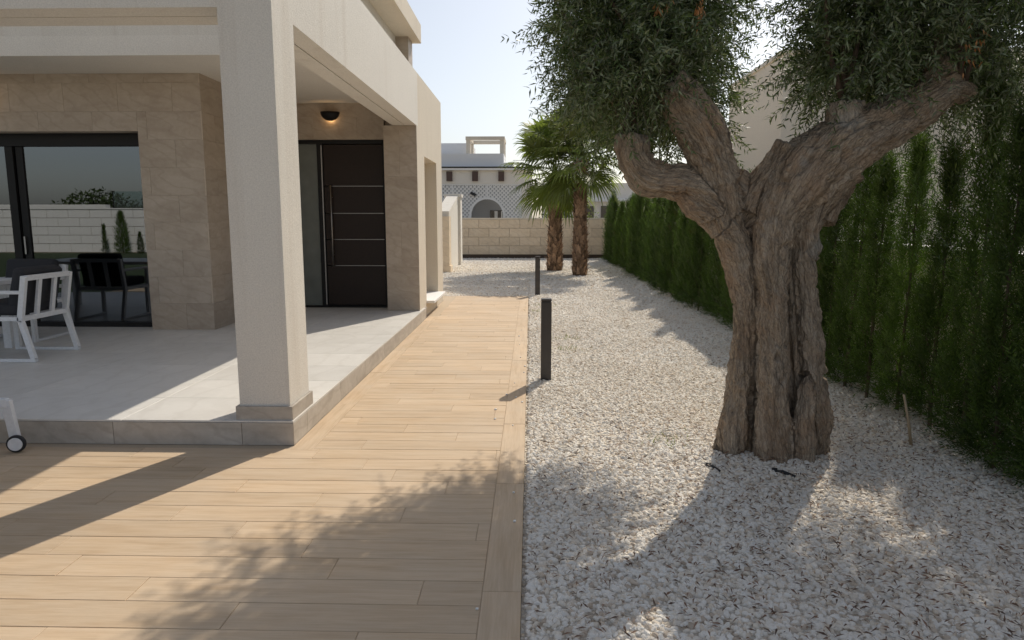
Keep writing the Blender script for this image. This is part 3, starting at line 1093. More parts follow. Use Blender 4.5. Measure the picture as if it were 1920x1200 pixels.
tb = MB()
axis_p, axis_t, axis_s, axis_r, axis_id = [], [], [], [], []
rng = np.random.default_rng(11)
for sid, (pts, rad) in enumerate(S):
    # resample with a spline for smooth flow
    P = np.array([list(p) for p in pts])
    r_ = np.array(rad)
    n = len(P)
    m = (n - 1) * 6 + 1
    tt = np.linspace(0, n - 1, m)
    Q = np.zeros((m, 3))
    q = np.zeros(m)
    for j, t_ in enumerate(tt):
        i = min(int(t_), n - 2)
        f = t_ - i
        p0, p1, p2, p3 = P[max(i - 1, 0)], P[i], P[i + 1], P[min(i + 2, n - 1)]
        Q[j] = .5 * (2 * p1 + (p2 - p0) * f + (2 * p0 - 5 * p1 + 4 * p2 - p3) * f * f + (3 * p1 - p0 - 3 * p2 + p3) * f ** 3)
        q[j] = r_[i] * (1 - f) + r_[i + 1] * f
    q = q * (1 + .10 * (fbm(np.c_[tt * .9, np.full(m, sid * 7.3), np.zeros(m)], 3, 5) - .5) * 2)
    tb.tube([Vector(k) for k in Q], list(q), 14)
    T = np.gradient(Q, axis=0)
    T = unit(T)
    s_ = np.concatenate([[0], np.cumsum(np.linalg.norm(np.diff(Q, axis=0), axis=1))])
    axis_p.append(Q); axis_t.append(T); axis_s.append(s_); axis_r.append(q); axis_id.append(np.full(m, sid))
axis_p, axis_t = np.concatenate(axis_p), np.concatenate(axis_t)
axis_s, axis_r, axis_id = np.concatenate(axis_s), np.concatenate(axis_r), np.concatenate(axis_id)

me = bpy.data.meshes.new('trunk_raw')
me.from_pydata(tb.v, [], tb.f)
me.update()
tmp = bpy.data.objects.new('trunk_raw', me)
col.objects.link(tmp)
rmz = tmp.modifiers.new('r', 'REMESH')
rmz.mode = 'VOXEL'
rmz.voxel_size = .0080
smz = tmp.modifiers.new('s', 'SMOOTH')
smz.iterations = 2
smz.factor = .5
dg = bpy.context.evaluated_depsgraph_get()
me2 = bpy.data.meshes.new_from_object(tmp.evaluated_get(dg))
bpy.data.objects.remove(tmp)
nv = len(me2.vertices)
co = np.zeros(nv * 3, np.float32)
me2.vertices.foreach_get('co', co)
co = co.reshape(-1, 3).astype(np.float64)
no = np.zeros(nv * 3, np.float32)
me2.vertices.foreach_get('normal', no)
no = no.reshape(-1, 3).astype(np.float64)
flow = np.zeros((nv, 3))
for a in range(0, nv, 4000):
    c = co[a:a + 4000]
    d = np.linalg.norm(c[:, None, :] - axis_p[None, :, :], axis=2) - axis_r[None, :]
    k = d.argmin(1)
    t = axis_t[k]
    rel = c - axis_p[k]
    al = (rel * t).sum(1)
    per = rel - t * al[:, None]
    ref = np.cross(t, np.tile([[0., 1., 0.]], (len(t), 1)))
    x = unit(ref)
    yv = np.cross(t, x)
    tw = (axis_s[k] + al) * .9
    px_, py_ = (per * x).sum(1), (per * yv).sum(1)
    ca, sa = np.cos(tw), np.sin(tw)
    flow[a:a + 4000] = np.c_[px_ * ca - py_ * sa + axis_id[k] * .37, px_ * sa + py_ * ca, axis_s[k] + al]
lump = fbm(co * 7.0, 3, 3) - .5
F0 = flow * np.array([9., 9., 1.3])
flute = np.abs(2 * fbm(F0, 2, 77) - 1)
F1 = flow * np.array([27., 27., 9.5])
ridge = 1 - np.abs(2 * fbm(F1, 3, 9) - 1)
F2 = flow * np.array([66., 66., 30.])
fine = fbm(F2, 3, 21)
pits = np.clip(fbm(co * 13.0, 2, 31) - .68, 0, 1)
disp = lump * .045 + (ridge - .8) * .028 + (fine - .5) * .020 - pits * .14 + np.clip(flute * 3, 0, 1) * .026 - .020
co2 = co + no * disp[:, None]
off = np.array(WORLD[olive])
me2.vertices.foreach_set('co', (co2 - off).astype(np.float32).ravel())
me2.polygons.foreach_set('use_smooth', [True] * len(me2.polygons))
fa = me2.attributes.new('flow', 'FLOAT_VECTOR', 'POINT')
fa.data.foreach_set('vector', flow.astype(np.float32).ravel())
dead = np.zeros(nv)
for (q, rr) in ((at(1583, 192, 4.36), .085), (at(1590, 225, 4.32), .07), (at(1188, 254, 4.43), .075), (at(1530, 462, 4.46), .07), (at(1254, 152, 4.33), .07),
                (at(1548, 250, 4.26), .03), (at(1535, 266, 4.26), .03), (at(1522, 282, 4.26), .03), (at(1508, 300, 4.27), .03)):
    d2 = ((co2 - np.array(q)) ** 2).sum(1)
    dead = np.maximum(dead, np.clip(1.6 - np.sqrt(d2) / rr + .5 * (fbm(co2 * 30, 2, 3) - .5), 0, 1))
dt_ = me2.attributes.new('dead', 'FLOAT', 'POINT')
dt_.data.foreach_set('value', dead.astype(np.float32))
me2.name = 'trunk'
me2.update()
me2.materials.clear()
me2.materials.append(M['olive_bark'])
trunk = mesh_obj('trunk', me2, None, olive)

# boughs inside the crown
bb = MB()
rb = random.Random(5)
ends = [((1256, 150), 4.40, [(.55, 4.6, 3.0), (.9, 4.8, 3.2), (1.1, 5.1, 3.0), (.4, 4.3, 2.9), (.8, 5.3, 2.8)]),
        ((1186, 262), 4.43, [(.45, 4.5, 2.7), (.25, 4.6, 2.75), (.6, 4.9, 2.7), (.75, 4.3, 2.65)]),
        ((1583, 190), 4.41, [(1.75, 4.4, 2.8), (2.0, 4.6, 2.9), (1.9, 4.8, 3.1)]),
        ((1800, 175), 4.49, [(2.7, 4.5, 2.8), (2.95, 4.6, 2.95), (2.5, 4.3, 2.9), (2.6, 5.0, 3.1)])]
for (ex, ey), dy, tg in ends:
    p0 = at(ex, ey + 8, dy)
    for q in tg:
        q = Vector(q)
        mid = (p0 + q) / 2 + Vector((rb.uniform(-.06, .06), rb.uniform(-.06, .06), .06))
        MB().tube([p0, mid, q, q + (q - mid) * .7], [.022, .015, .009, .003], 6).build('bough', 'cypress_wood', olive, smooth=True)

# leaves
rng = np.random.default_rng(42)
CL = [  # centre, radii, number of twigs
    ((.64, 4.42, 2.72), (.42, .45, .48), 320), ((.86, 4.45, 2.94), (.34, .42, .38), 210), ((.46, 4.50, 2.86), (.28, .40, .44), 170),
    ((.70, 4.95, 2.70), (.44, .50, .46), 290), ((.95, 5.35, 2.72), (.46, .50, .42), 250), ((.72, 4.60, 3.25), (.50, .62, .48), 330), ((.88, 5.0, 3.25), (.40, .55, .40), 220),
    ((.68, 5.45, 2.95), (.42, .45, .42), 210), ((.58, 4.36, 2.42), (.26, .28, .26), 100), ((.80, 4.95, 2.36), (.30, .25, .26), 130), ((.62, 5.0, 3.72), (.52, .6, .42), 300), ((1.05, 5.5, 3.65), (.55, .7, .45), 340), ((.75, 6.0, 3.2), (.6, .5, .45), 300), ((.68, 5.6, 3.25), (.40, .5, .4), 190), ((2.35, 5.0, 3.75), (.7, .6, .45), 380), ((2.85, 5.6, 3.6), (.6, .6, .5), 320), 
    ((.95, 5.85, 2.52), (.44, .35, .30), 210), ((.62, 5.75, 2.52), (.36, .35, .28), 170), ((1.20, 6.4, 2.80), (.42, .4, .28), 230), ((1.34, 5.8, 2.34), (.20, .28, .18), 120), ((1.45, 6.6, 3.4), (.4, .4, .3), 170),
    ((2.04, 4.56, 2.80), (.26, .34, .38), 210), ((2.14, 4.46, 2.84), (.36, .42, .42), 270), ((2.68, 4.92, 2.82), (.38, .32, .46), 270), ((2.42, 4.25, 3.02), (.28, .3, .3), 110), ((2.98, 4.50, 2.72), (.36, .42, .44), 210),
    ((2.05, 4.62, 2.45), (.36, .30, .26), 130), ((2.30, 4.95, 3.15), (.60, .55, .50), 300), ((2.85, 4.95, 3.1), (.50, .50, .48), 230), ((2.25, 4.9, 3.2), (.40, .5, .42), 190),
    ((3.02, 4.45, 2.50), (.26, .26, .24), 90), ((2.55, 5.35, 2.9), (.5, .45, .5), 230), ((3.0, 5.3, 2.7), (.45, .45, .45), 200), ((2.75, 5.9, 2.9), (.5, .4, .4), 160)]
O, D, LN = [], [], []
for c, r, n in CL:
    d = unit(rng.normal(size=(n, 3)))
    rr = rng.uniform(.25, 1.0, n) ** .6
    p = np.array(c) + d * np.array(r) * rr[:, None]
    dr_ = unit(d * .75 + rng.normal(size=(n, 3)) * .55 + np.array([0, 0, .05]))
    O.append(p); D.append(dr_); LN.append(rng.uniform(.20, .42, n))
# long shoots sprouting from the cut stub on the left arm, and hanging sprays under the crown
sh0 = np.array(at(1186, 262, 4.43))
n = 16
p = sh0 + rng.normal(size=(n, 3)) * np.array([.045, .04, .01])
O.append(p); D.append(unit(np.array([0, 0, 1]) + rng.normal(size=(n, 3)) * .16)); LN.append(rng.uniform(.35, .62, n))
n = 90
xs = rng.uniform(.22, 1.15, n); p = np.c_[xs, np.where(xs < .76, rng.uniform(4.15, 4.9, n), rng.uniform(4.75, 5.1, n)), 2.30 + np.abs(xs - .75) * .25 + rng.uniform(-.05, .2, n)]
O.append(p); D.append(unit(np.array([0, 0, -.8]) + rng.normal(size=(n, 3)) * .5)); LN.append(rng.uniform(.15, .34, n))
n = 60
p = np.c_[rng.uniform(1.95, 3.15, n), rng.uniform(4.6, 4.95, n), rng.uniform(2.45, 2.65, n)]
O.append(p); D.append(unit(np.array([0, 0, -.7]) + rng.normal(size=(n, 3)) * .5)); LN.append(rng.uniform(.15, .3, n))
O, D, LN = np.concatenate(O), np.concatenate(D), np.concatenate(LN)
nt = len(O)
K = 17                                              # leaf pairs on a twig
bend = rng.normal(size=(nt, 3)) * .22 + np.array([0, 0, -.32])
u = (np.arange(K) + .6) / K
pos = O[:, None, :] + D[:, None, :] * (LN[:, None] * u)[:, :, None] + bend[:, None, :] * (LN[:, None] * u ** 2)[:, :, None]
tan = D[:, None, :] + bend[:, None, :] * (2 * u)[None, :, None]
tan = tan / np.linalg.norm(tan, axis=2, keepdims=True)
pos = np.repeat(pos.reshape(-1, 3), 2, 0)
tan = np.repeat(tan.reshape(-1, 3), 2, 0)
side = unit(np.cross(tan, rng.normal(size=tan.shape)))
side[1::2] = -side[0::2]
side = unit(side + rng.normal(size=side.shape) * .25)
ld = unit(tan * .75 + side * .8)
keep = rng.random(len(pos)) < .93
nl = len(pos)
leaf_mesh('crown', pos[keep], ld[keep], unit(rng.normal(size=(nl, 3)) + np.array([0, 0, .8]))[keep], rng.uniform(.036, .062, nl)[keep], rng.uniform(.009, .0135, nl)[keep], 'olive_leaf', olive)
tw = MB()
sel = rng.choice(nt, 1500, replace=False)
sel = np.unique(np.concatenate([sel, np.arange(nt - 166, nt)]))
for i in sel:
    o_, d_, l_, b_ = Vector(O[i]), Vector(D[i]), LN[i], Vector(bend[i])
    tw.tube([o_, o_ + d_ * l_ * .5 + b_ * l_ * .25, o_ + d_ * l_ + b_ * l_], [.0028, .002, .001], 3, cap=False)
m_plain('twig_bark', (.17, .16, .115), .9)
tag(tw.build('twigs', 'twig_bark', olive), kind='stuff')
# a few sprays of dead orange leaves
n = 26
c0 = np.array(at(1822, 85, 4.2)); c1 = np.array(at(1310, 18, 4.05)); c2 = np.array(at(1240, 8, 4.05))
p = np.concatenate([c0 + rng.normal(size=(n, 3)) * np.array([.03, .03, .055]), c1 + rng.normal(size=(n, 3)) * np.array([.012, .03, .04]), c2 + rng.normal(size=(n, 3)) * np.array([.03, .03, .02])])
leaf_mesh('dead_leaves', p, unit(np.array([.15, 0, -1]) + rng.normal(size=p.shape) * .35), unit(rng.normal(size=p.shape)), rng.uniform(.035, .055, len(p)), rng.uniform(.008, .012, len(p)), 'dead_leaf', olive)

# ================================================================== CONIFER HEDGE (each conifer a thing of its own)


def conifer_leaf_data(h, r, seed, nsp, base=.12, loose=0.0, tap=.6):
    g = np.random.default_rng(seed)
    z = base + (h - base) * g.random(nsp) ** 1.1
    prof = np.clip((h - z) / (tap * h), 0, 1) ** .8 * np.clip((z + .25) / .45, .75, 1)
    th = g.uniform(0, 2 * np.pi, nsp)
    lob = 1 + .22 * np.sin(3 * th + seed) + .2 * (fbm(np.c_[np.cos(th) * 1.5, np.sin(th) * 1.5, z * 3], 2, seed) - .5) * 2
    rad = r * prof * lob * g.uniform(.12, 1, nsp) ** .5
    o = np.c_[rad * np.cos(th), rad * np.sin(th), z]
    outw = np.c_[np.cos(th), np.sin(th), np.zeros(nsp)]
    d = unit(outw * .36 + np.array([0, 0, 1.0]) + g.normal(size=(nsp, 3)) * (.18 + loose))
    low = z < .28                                      # skirts: lower sprays arch outwards and hang
    d[low] = unit(outw[low] * .7 + np.array([0, 0, .55]) + g.normal(size=(int(low.sum()), 3)) * .45)
    ln = g.uniform(.12, .24, nsp) * (1 + loose)
    # leader shoots at the tip
    k = 34
    o[:k] = np.c_[g.normal(size=(k, 2)) * .03, h - g.uniform(.05, .35, k)]
    d[:k] = unit(np.array([0, 0, 1.]) + g.normal(size=(k, 3)) * .16)
    K = 7
    u = (np.arange(K) + .4) / K
    pos = o[:, None, :] + d[:, None, :] * (ln[:, None] * u)[:, :, None]
    pos = np.repeat(pos.reshape(-1, 3), 2, 0)
    tn = np.repeat(np.repeat(d, K, 0), 2, 0)
    sd = unit(np.cross(d, g.normal(size=d.shape)))
    sd = np.repeat(np.repeat(sd, K, 0), 2, 0)
    sd[1::2] *= -1
    ld_ = unit(tn * .85 + sd * .55 + g.normal(size=sd.shape) * .2)
    nrm = unit(np.cross(tn, sd) + g.normal(size=sd.shape) * .3)
    L = g.uniform(.030, .062, len(pos))
    W = g.uniform(.0055, .0095, len(pos))
    rn = np.repeat(np.repeat(g.random(nsp), K, 0), 2, 0) * .6 + g.random(len(pos)) * .4
    return pos, ld_, nrm, L, W, rn


PROTO = []
for k, (h, r, nsp, base, loose) in enumerate([(2.10, .215, 1500, .04, 0), (2.25, .145, 1150, .03, .0), (1.95, .22, 1400, .04, 0), (2.38, .135, 1100, .03, .02), (2.05, .125, 900, .10, .04), (2.05, .205, 1400, .04, .0)]):
    dt = conifer_leaf_data(h, r, 100 + k, nsp, base, loose, .95 if k in (1, 3, 4) else .5)
    o = leaf_mesh('crown', *dt[:5], 'cypress_leaf', None, curl=.1, rnd=dt[5])
    g_ = random.Random(k)
    tk = MB().tube([(0, 0, -.03), (.01, .0, .4), (.0, .012, 1.1), (0, 0, h - .15)], [.014, .012, .009, .003], 7)
    for j in range(14):
        z = base + (h - base) * (j + .3) / 15
        a = g_.uniform(0, 6.28)
        l = r * .8 * min(1, (h - z) / (.6 * h))
        tk.tube([(0, 0, z), (l * .5 * math.cos(a), l * .5 * math.sin(a), z + .08), (l * math.cos(a), l * math.sin(a), z + .24)], [.006, .004, .002], 4, cap=False)
    tme = bpy.data.meshes.new('trunk')
    tme.from_pydata(tk.v, [], tk.f)
    tme.materials.append(M['cypress_wood'])
    cm = o.data
    bpy.data.objects.remove(o)
    PROTO.append((cm, tme, h))

random.seed(33)
hedge = [(3.70, 1, True), (3.98, 3, True)]
y = 4.28
i = 2
while y < 26.4:
    near = y < 7.6
    if near:
        k = [1, 3, 1, 3, 4, 1, 4, 3, 1, 4, 3, 1][i % 12]
    else:
        k = [0, 2, 5, 1, 2, 0, 5][i % 7]
    hedge.append((y, k, near))
    y += random.uniform(.34, .50) if near else random.uniform(.47, .58) * (1 + .006 * y)
    i += 1
total = len(hedge)


def ordinal(n):
    return ['first', 'second', 'third', 'fourth', 'fifth', 'sixth', 'seventh', 'eighth', 'ninth', 'tenth', 'eleventh', 'twelfth', 'thirteenth', 'fourteenth', 'fifteenth', 'sixteenth', 'seventeenth', 'eighteenth', 'nineteenth', 'twentieth'][n - 1] if n <= 20 else {21: 'twenty-first', 22: 'twenty-second', 23: 'twenty-third', 24: 'twenty-fourth', 25: 'twenty-fifth', 26: 'twenty-sixth', 27: 'twenty-seventh', 28: 'twenty-eighth', 29: 'twenty-ninth', 30: 'thirtieth'}.get(n, 'number %d' % n)


for j, (y, k, near) in enumerate(hedge):
    cm, tme, h = PROTO[k]
    x = 2.96 + random.uniform(-.10, .10)
    s_ = random.uniform(.92, 1.08)
    if j < total - j:
        lab = '%s slim green conifer of the hedge, counted from the near end at the right edge' % ordinal(j + 1)
    else:
        lab = '%s slim green conifer of the hedge, counted back from the far end by the palms' % ordinal(total - j)
    t = thing('conifer', lab, 'conifer', (x, y, -.02), 'slim conifers forming the hedge')
    t.rotation_euler = (random.uniform(-.025, .025), random.uniform(-.03, .02), random.uniform(0, 6.28))
    t.scale = (s_ * (1.15 if near else 1.0), s_ * (1.15 if near else 1.0), s_ * (1.0 if near else .98))
    c = bpy.data.objects.new('crown', cm); col.objects.link(c); c.parent = t
    c = bpy.data.objects.new('trunk', tme); col.objects.link(c); c.parent = t
# wooden stakes in the near hedge
for (a, b, lab) in (((1708, 833), (1695, 740), 'pale wooden stake standing in the gravel under the hedge'),):
    Yk = 4.72 if a[1] > 800 else 5.3
    p0, p1 = at(*a, Yk), at(*b, Yk)
    if a[1] < 800:
        p0 = Vector((p0.x + .03, Yk, -.02))
    tag(MB().tube([p0, (p0 + p1) / 2 + Vector((.006, 0, 0)), p1], [.011, .010, .008], 8).build('stake', 'wood_stake', smooth=True), lab, 'stake')

# ================================================================== PALMS


def palm(loc, hgt, rad, seed, nleaf, label, lean=(0, 0)):
    g = random.Random(seed)
    t = thing('palm_tree', label, 'palm', loc, 'fan palms at the far end of the gravel')
    x0, y0, z0 = loc
    core = MB().tube([(x0, y0, -.06), (x0 + lean[0] * .5, y0, hgt * .5), (x0 + lean[0], y0 + lean[1], hgt)], [rad * 1.12, rad * .82, rad * .8], 14)
    tr_ = core.build('trunk', 'palm_bark', t, smooth=True)
    # old leaf bases: overlapping upturned shards all round the trunk
    V, F, Rn = [], [], []
    n = 300
    for i in range(n):
        u = (i + .5) / n
        z = hgt * (u * .97 + .01)
        a = i * 2.39996 + g.uniform(-.2, .2)
        rr = rad * (1.12 - .55 * u if u < .5 else .84)
        c, s = math.cos(a), math.sin(a)
        px, py = x0 + lean[0] * u + rr * c, y0 + rr * s
        w, l = g.uniform(.045, .085), g.uniform(.10, .22)
        tip = g.uniform(.05, .16)
        b = len(V)
        V += [(px - s * w, py + c * w, z - .06), (px + s * w, py - c * w, z - .06),
              (px + c * .03 + s * w * .7, py + s * .03 - c * w * .7, z + l * .5), (px + c * .03 - s * w * .7, py + s * .03 + c * w * .7, z + l * .5),
              (px + c * tip + s * g.uniform(-.03, .03), py + s * tip, z + l)]
        F += [(b, b + 1, b + 2, b + 3), (b + 3, b + 2, b + 4)]
        Rn += [g.random()] * 5
    me = bpy.data.meshes.new('leaf_bases')
    me.from_pydata([(v[0] - x0, v[1] - y0, v[2] - z0) for v in V], [], F)
    at_ = me.attributes.new('leafrnd', 'FLOAT', 'POINT')
    at_.data.foreach_set('value', Rn)
    tag(mesh_obj('leaf_bases', me, 'palm_bark', t), kind='stuff')
    # fan leaves
    top = Vector((x0 + lean[0], y0 + lean[1], hgt))
    V, F, Rn, ST = [], [], [], MB()
    for i in range(nleaf):
        a = i * 2.39996 + g.uniform(-.3, .3)
        u = i / (nleaf - 1)
        el = R(86 - 132 * u ** 1.2) + g.uniform(-.12, .12)
        d = Vector((math.cos(a) * math.cos(el), math.sin(a) * math.cos(el), math.sin(el)))
        pl = g.uniform(.85, 1.15) * (.72 + .4 * max(0, math.sin(el)))
        p1 = top + d * pl * .5 + Vector((0, 0, .04))
        hub = top + d * pl + Vector((0, 0, -.05 * pl))
        ST.tube([top, p1, hub], [.018, .012, .008], 5, cap=False)
        side = d.cross(Vector((0, 0, 1)))
        if side.length < .05:
            side = Vector((1, 0, 0))
        side.normalize()
        upv = side.cross(d).normalized()
        dd = (d + Vector((0, 0, -.18))).normalized()
        upv = side.cross(dd).normalized()
        ns = 30
        R_ = g.uniform(.78, .98) * (.95 + .3 * max(0, math.sin(el)))
        lr = g.random()
        for k in range(ns):
            ph = R(-118 + 236 * (k + .5) / ns)
            dirv = dd * math.cos(ph) + side * math.sin(ph)
            dirv = (dirv + upv * (.14 * abs(math.sin(ph)))).normalized()
            sv = (-dd * math.sin(ph) + side * math.cos(ph))
            L = R_ * (1 - .22 * abs(math.sin(ph / 2))) * g.uniform(.9, 1.05)
            w0 = L * .048
            fold = upv * (.010 if k % 2 else -.010)
            m = hub + dirv * L * .55 + fold
            sag = Vector((0, 0, -1)) * L * g.uniform(.18, .42)
            b = len(V)
            V += [tuple(hub), tuple(m + sv * w0), tuple(m - sv * w0), tuple(hub + dirv * L * .82 + sv * w0 * .5 + sag * .4), tuple(hub + dirv * L * .82 - sv * w0 * .5 + sag * .4), tuple(hub + dirv * L + sag)]
            F += [(b, b + 1, b + 2), (b + 1, b + 3, b + 4, b + 2), (b + 3, b + 5, b + 4)]
            Rn += [min(1, max(0, lr * .7 + g.random() * .3))] * 6
    me = bpy.data.meshes.new('crown')
    me.from_pydata([(v[0] - x0, v[1] - y0, v[2] - z0) for v in V], [], F)
    at_ = me.attributes.new('leafrnd', 'FLOAT', 'POINT')
    at_.data.foreach_set('value', Rn)
    mesh_obj('crown', me, 'palm_leaf', t)
    ST.build('stalks', 'palm_leaf', t, smooth=True)
    return t


palm((.74, 20.9, 0), 2.75, .20, 4, 34, 'shorter fan palm with stout shaggy trunk, on the side of the path')
palm((1.37, 19.1, 0), 3.05, .175, 9, 36, 'taller fan palm with slimmer shaggy trunk, next to the hedge', (-.03, 0))

# ================================================================== PLANTS BEYOND THE WALLS


def bush(name, loc, rx, ry, rz, n, label, cat, seed, mat='tree_leaf', ls=.16):
    t = thing(name, label, cat, loc)
    g = np.random.default_rng(seed)
    d = unit(g.normal(size=(n, 3)))
    d[:, 2] = np.abs(d[:, 2]) * 1.0 - .15
    rr = g.uniform(.4, 1, n) ** .5
    lob = .8 + .5 * fbm(d * 2.2 + 5, 3, seed)
    p = np.array(loc) + np.array([0, 0, rz * .25]) + d * np.array([rx, ry, rz]) * (rr * lob)[:, None]
    leaf_mesh('crown', p, unit(d * .6 + g.normal(size=(n, 3)) * .7), unit(g.normal(size=(n, 3)) + np.array([0, 0, 1])), g.uniform(.6, 1.2, n) * ls, g.uniform(.3, .5, n) * ls, mat, t, seed=seed)
    MB().tube([loc, (loc[0], loc[1], loc[2] + rz * .6)], [.07, .04], 7).build('trunk', 'cypress_wood', t)
    return t


bush('shrub', (1.2, 31.0, 0), .9, .6, 2.0, 2600, 'dark green shrub showing above the back wall beside the palms', 'shrub', 5, ls=.12)
bush('shrub', (2.4, 33.0, 0), 1.3, .8, 1.6, 2200, 'light green shrub over the back wall between the palm trunks', 'shrub', 6, 'palm_leaf', .12)
bush('tree', (-24.5, -22.0, 0), 3.2, 2.0, 2.7, 2500, 'round dark tree behind the white wall, mirrored in the window', 'tree', 7, ls=.3)
bush('tree', (-21.5, -24.0, 0), 2.0, 2.0, 3.0, 1800, 'rounded tree behind the glass fence, mirrored in the window', 'tree', 8, ls=.3)
for (x, k, sc_, lab) in ((-18.1, 0, .85, 'tallest small conifer before the white wall, mirrored in the window'), (-18.9, 4, .6, 'thin small conifer before the white wall, mirrored in the window'), (-17.3, 5, .45, 'lowest small conifer before the white wall, mirrored in the window')):
    cm, tme, h = PROTO[k]
    t = thing('conifer', lab, 'conifer', (x, -13.2, -.02), 'small conifers across the garden')
    t.scale = (sc_ * 1.3, sc_ * 1.3, sc_)
    c = bpy.data.objects.new('crown', cm); col.objects.link(c); c.parent = t
    c = bpy.data.objects.new('trunk', tme); col.objects.link(c); c.parent = t

# ================================================================== BOLLARD LIGHTS


def bollard(x, y, h, label):
    t = thing('bollard_light', label, 'bollard', (x, y, 0), 'bollard lights along the deck')
    MB().box(x - .05, x + .05, y - .05, y + .05, -.03, h - .03).build('post', 'bollard_metal', t, bevel=.004)
    MB().box(x - .044, x + .044, y - .044, y + .044, h - .031, h - .022).build('light_gap', 'rubber', t)
    MB().box(x - .05, x + .05, y - .05, y + .05, h - .022, h).build('cap', 'bollard_metal', t, bevel=.004)


bollard(.158, 6.62, .79, 'dark square bollard light nearest the camera beside the deck')
bollard(.156, 14.15, .785, 'dark square bollard light at the far end of the deck')

# ================================================================== FURNITURE ON THE TERRACE


def chair(loc, rotz, label):
    """White frame armchair, slatted back, sledge legs, dark cushions. Local: faces -x, origin on the floor at the middle."""
    t = thing('garden_armchair', label, 'armchair', loc, 'white garden armchairs on the terrace')
    W = .69

    def part(mb, name, mat, bv=.004, sm=False):
        me = bpy.data.meshes.new(name)
        me.from_pydata(mb.v, [], mb.f)
        o = bpy.data.objects.new(name, me)
        col.objects.link(o)
        me.materials.append(M[mat])
        o.parent = t
        md = o.modifiers.new('edge', 'BEVEL')
        md.width = bv
        md.segments = 3
        if sm:
            me.polygons.foreach_set('use_smooth', [True] * len(me.polygons))
        return o
    bt = .042
    for sy in (-1, 1):
        y = sy * (W / 2 - bt / 2)
        m = MB()
        m.bar((.24, y, .405), (.335, y, .03), bt, .05, (1, 0, 0))
        part(m, 'leg', 'white_metal')
        m = MB()
        m.bar((-.30, y, .42), (-.30, y, .03), bt, .05, (1, 0, 0))
        part(m, 'leg', 'white_metal')
        part(MB().bar((-.325, y, .0155), (.36, y, .0155), bt, .03), 'floor_rail', 'white_metal')
        part(MB().bar((-.325, y, .44), (-.325, y, .66), bt, .045, (1, 0, 0)).bar((-.35, y, .675), (.265, y, .675), .05, .032), 'armrest', 'white_metal')
        part(MB().bar((.235, y, .39), (.315, y, .83), bt, .052, (1, 0, 0)), 'back_post', 'white_metal')
        part(MB().bar((-.32, y, .42), (.235, y, .42), bt, .04), 'seat_rail', 'white_metal')
    part(MB().bar((.312, -W / 2 + bt, .81), (.312, W / 2 - bt, .81), .05, .042, (1, 0, 0)), 'top_rail', 'white_metal')
    part(MB().bar((.242, -W / 2 + bt, .42), (.242, W / 2 - bt, .42), .05, .042, (1, 0, 0)), 'bottom_rail', 'white_metal')
    for k in (-.11, .11):
        part(MB().bar((.246, k, .44), (.308, k, .79), .048, .03, (1, 0, 0)), 'back_slat', 'white_metal')
    part(MB().bar((-.32, -W / 2 + bt, .42), (-.32, W / 2 - bt, .42), .04, .04, (1, 0, 0)), 'front_rail', 'white_metal')
    part(MB().box(-.34, .20, -W / 2 + .05, W / 2 - .05, .445, .56), 'seat_cushion', 'cushion_fabric', .035, True)
    part(MB().bar((.135, 0, .52), (.235, 0, .90), W - .11, .12, (1, 0, 0)), 'back_cushion', 'cushion_fabric', .04, True)
    t.rotation_euler.z = rotz
    return t


chair((-5.12, 6.80, ZT + .001), 0, 'white slatted garden armchair with dark cushions seen from behind')
chair((-5.86, 7.84, ZT + .001), R(90), 'white garden armchair by the sliding window, mostly hidden behind the nearer chair')
tt_ = thing('garden_table', 'white garden table cut off by the left picture edge', 'table', (-6.3, 6.85, ZT))
MB().box(-7.4, -5.40, 6.4, 7.32, ZT + .70, ZT + .745).build('tabletop', 'white_metal', tt_, bevel=.004)
for x in (-7.3, -5.62):
    for y in (6.5, 7.22):
        MB().box(x, x + .085, y - .042, y + .042, ZT + .001, ZT + .699).build('leg', 'white_metal', tt_, bevel=.004)

# sun lounger whose wheeled leg reaches into the picture at the lower left
lg = thing('sun_lounger', 'white sun lounger with small wheel, cut off by the left edge below the terrace step', 'sun lounger', (-3.9, 4.40, 0))
wc = at(28, 822, 4.40)
wx, wz = wc.x, .060
MB().bar((wx - .055, 4.43, .345), (wx - .012, 4.43, .03), .062, .035, (0, 1, 0)).build('leg', 'white_metal', lg, bevel=.004)
wl = MB().disc((wx + .015, 4.388, wz), (.25, -1, 0), .058, .032, 32).build('wheel', 'rubber', lg, smooth=False, bevel=.008)
MB().disc((wx + .019, 4.372, wz), (.25, -1, 0), .044, .012, 32).build('hub_cap', 'white_metal', wl, bevel=.003)
MB().box(wx - 1.95, wx - .045, 4.41, 4.45, .30, .36).box(wx - 1.95, wx - .045, 3.78, 3.82, .30, .36).build('side_rail', 'white_metal', lg, bevel=.004)
for k in range(9):
    x = wx - 1.9 + k * .2
    MB().box(x, x + .12, 3.82, 4.41, .335, .352).build('slat', 'white_metal', lg)
for (x, y) in ((wx - 1.9, 4.43), (wx - 1.9, 3.80), (wx - .09, 3.80)):
    MB().box(x - .03, x + .03, y - .018, y + .018, .001, .30).build('leg', 'white_metal', lg)

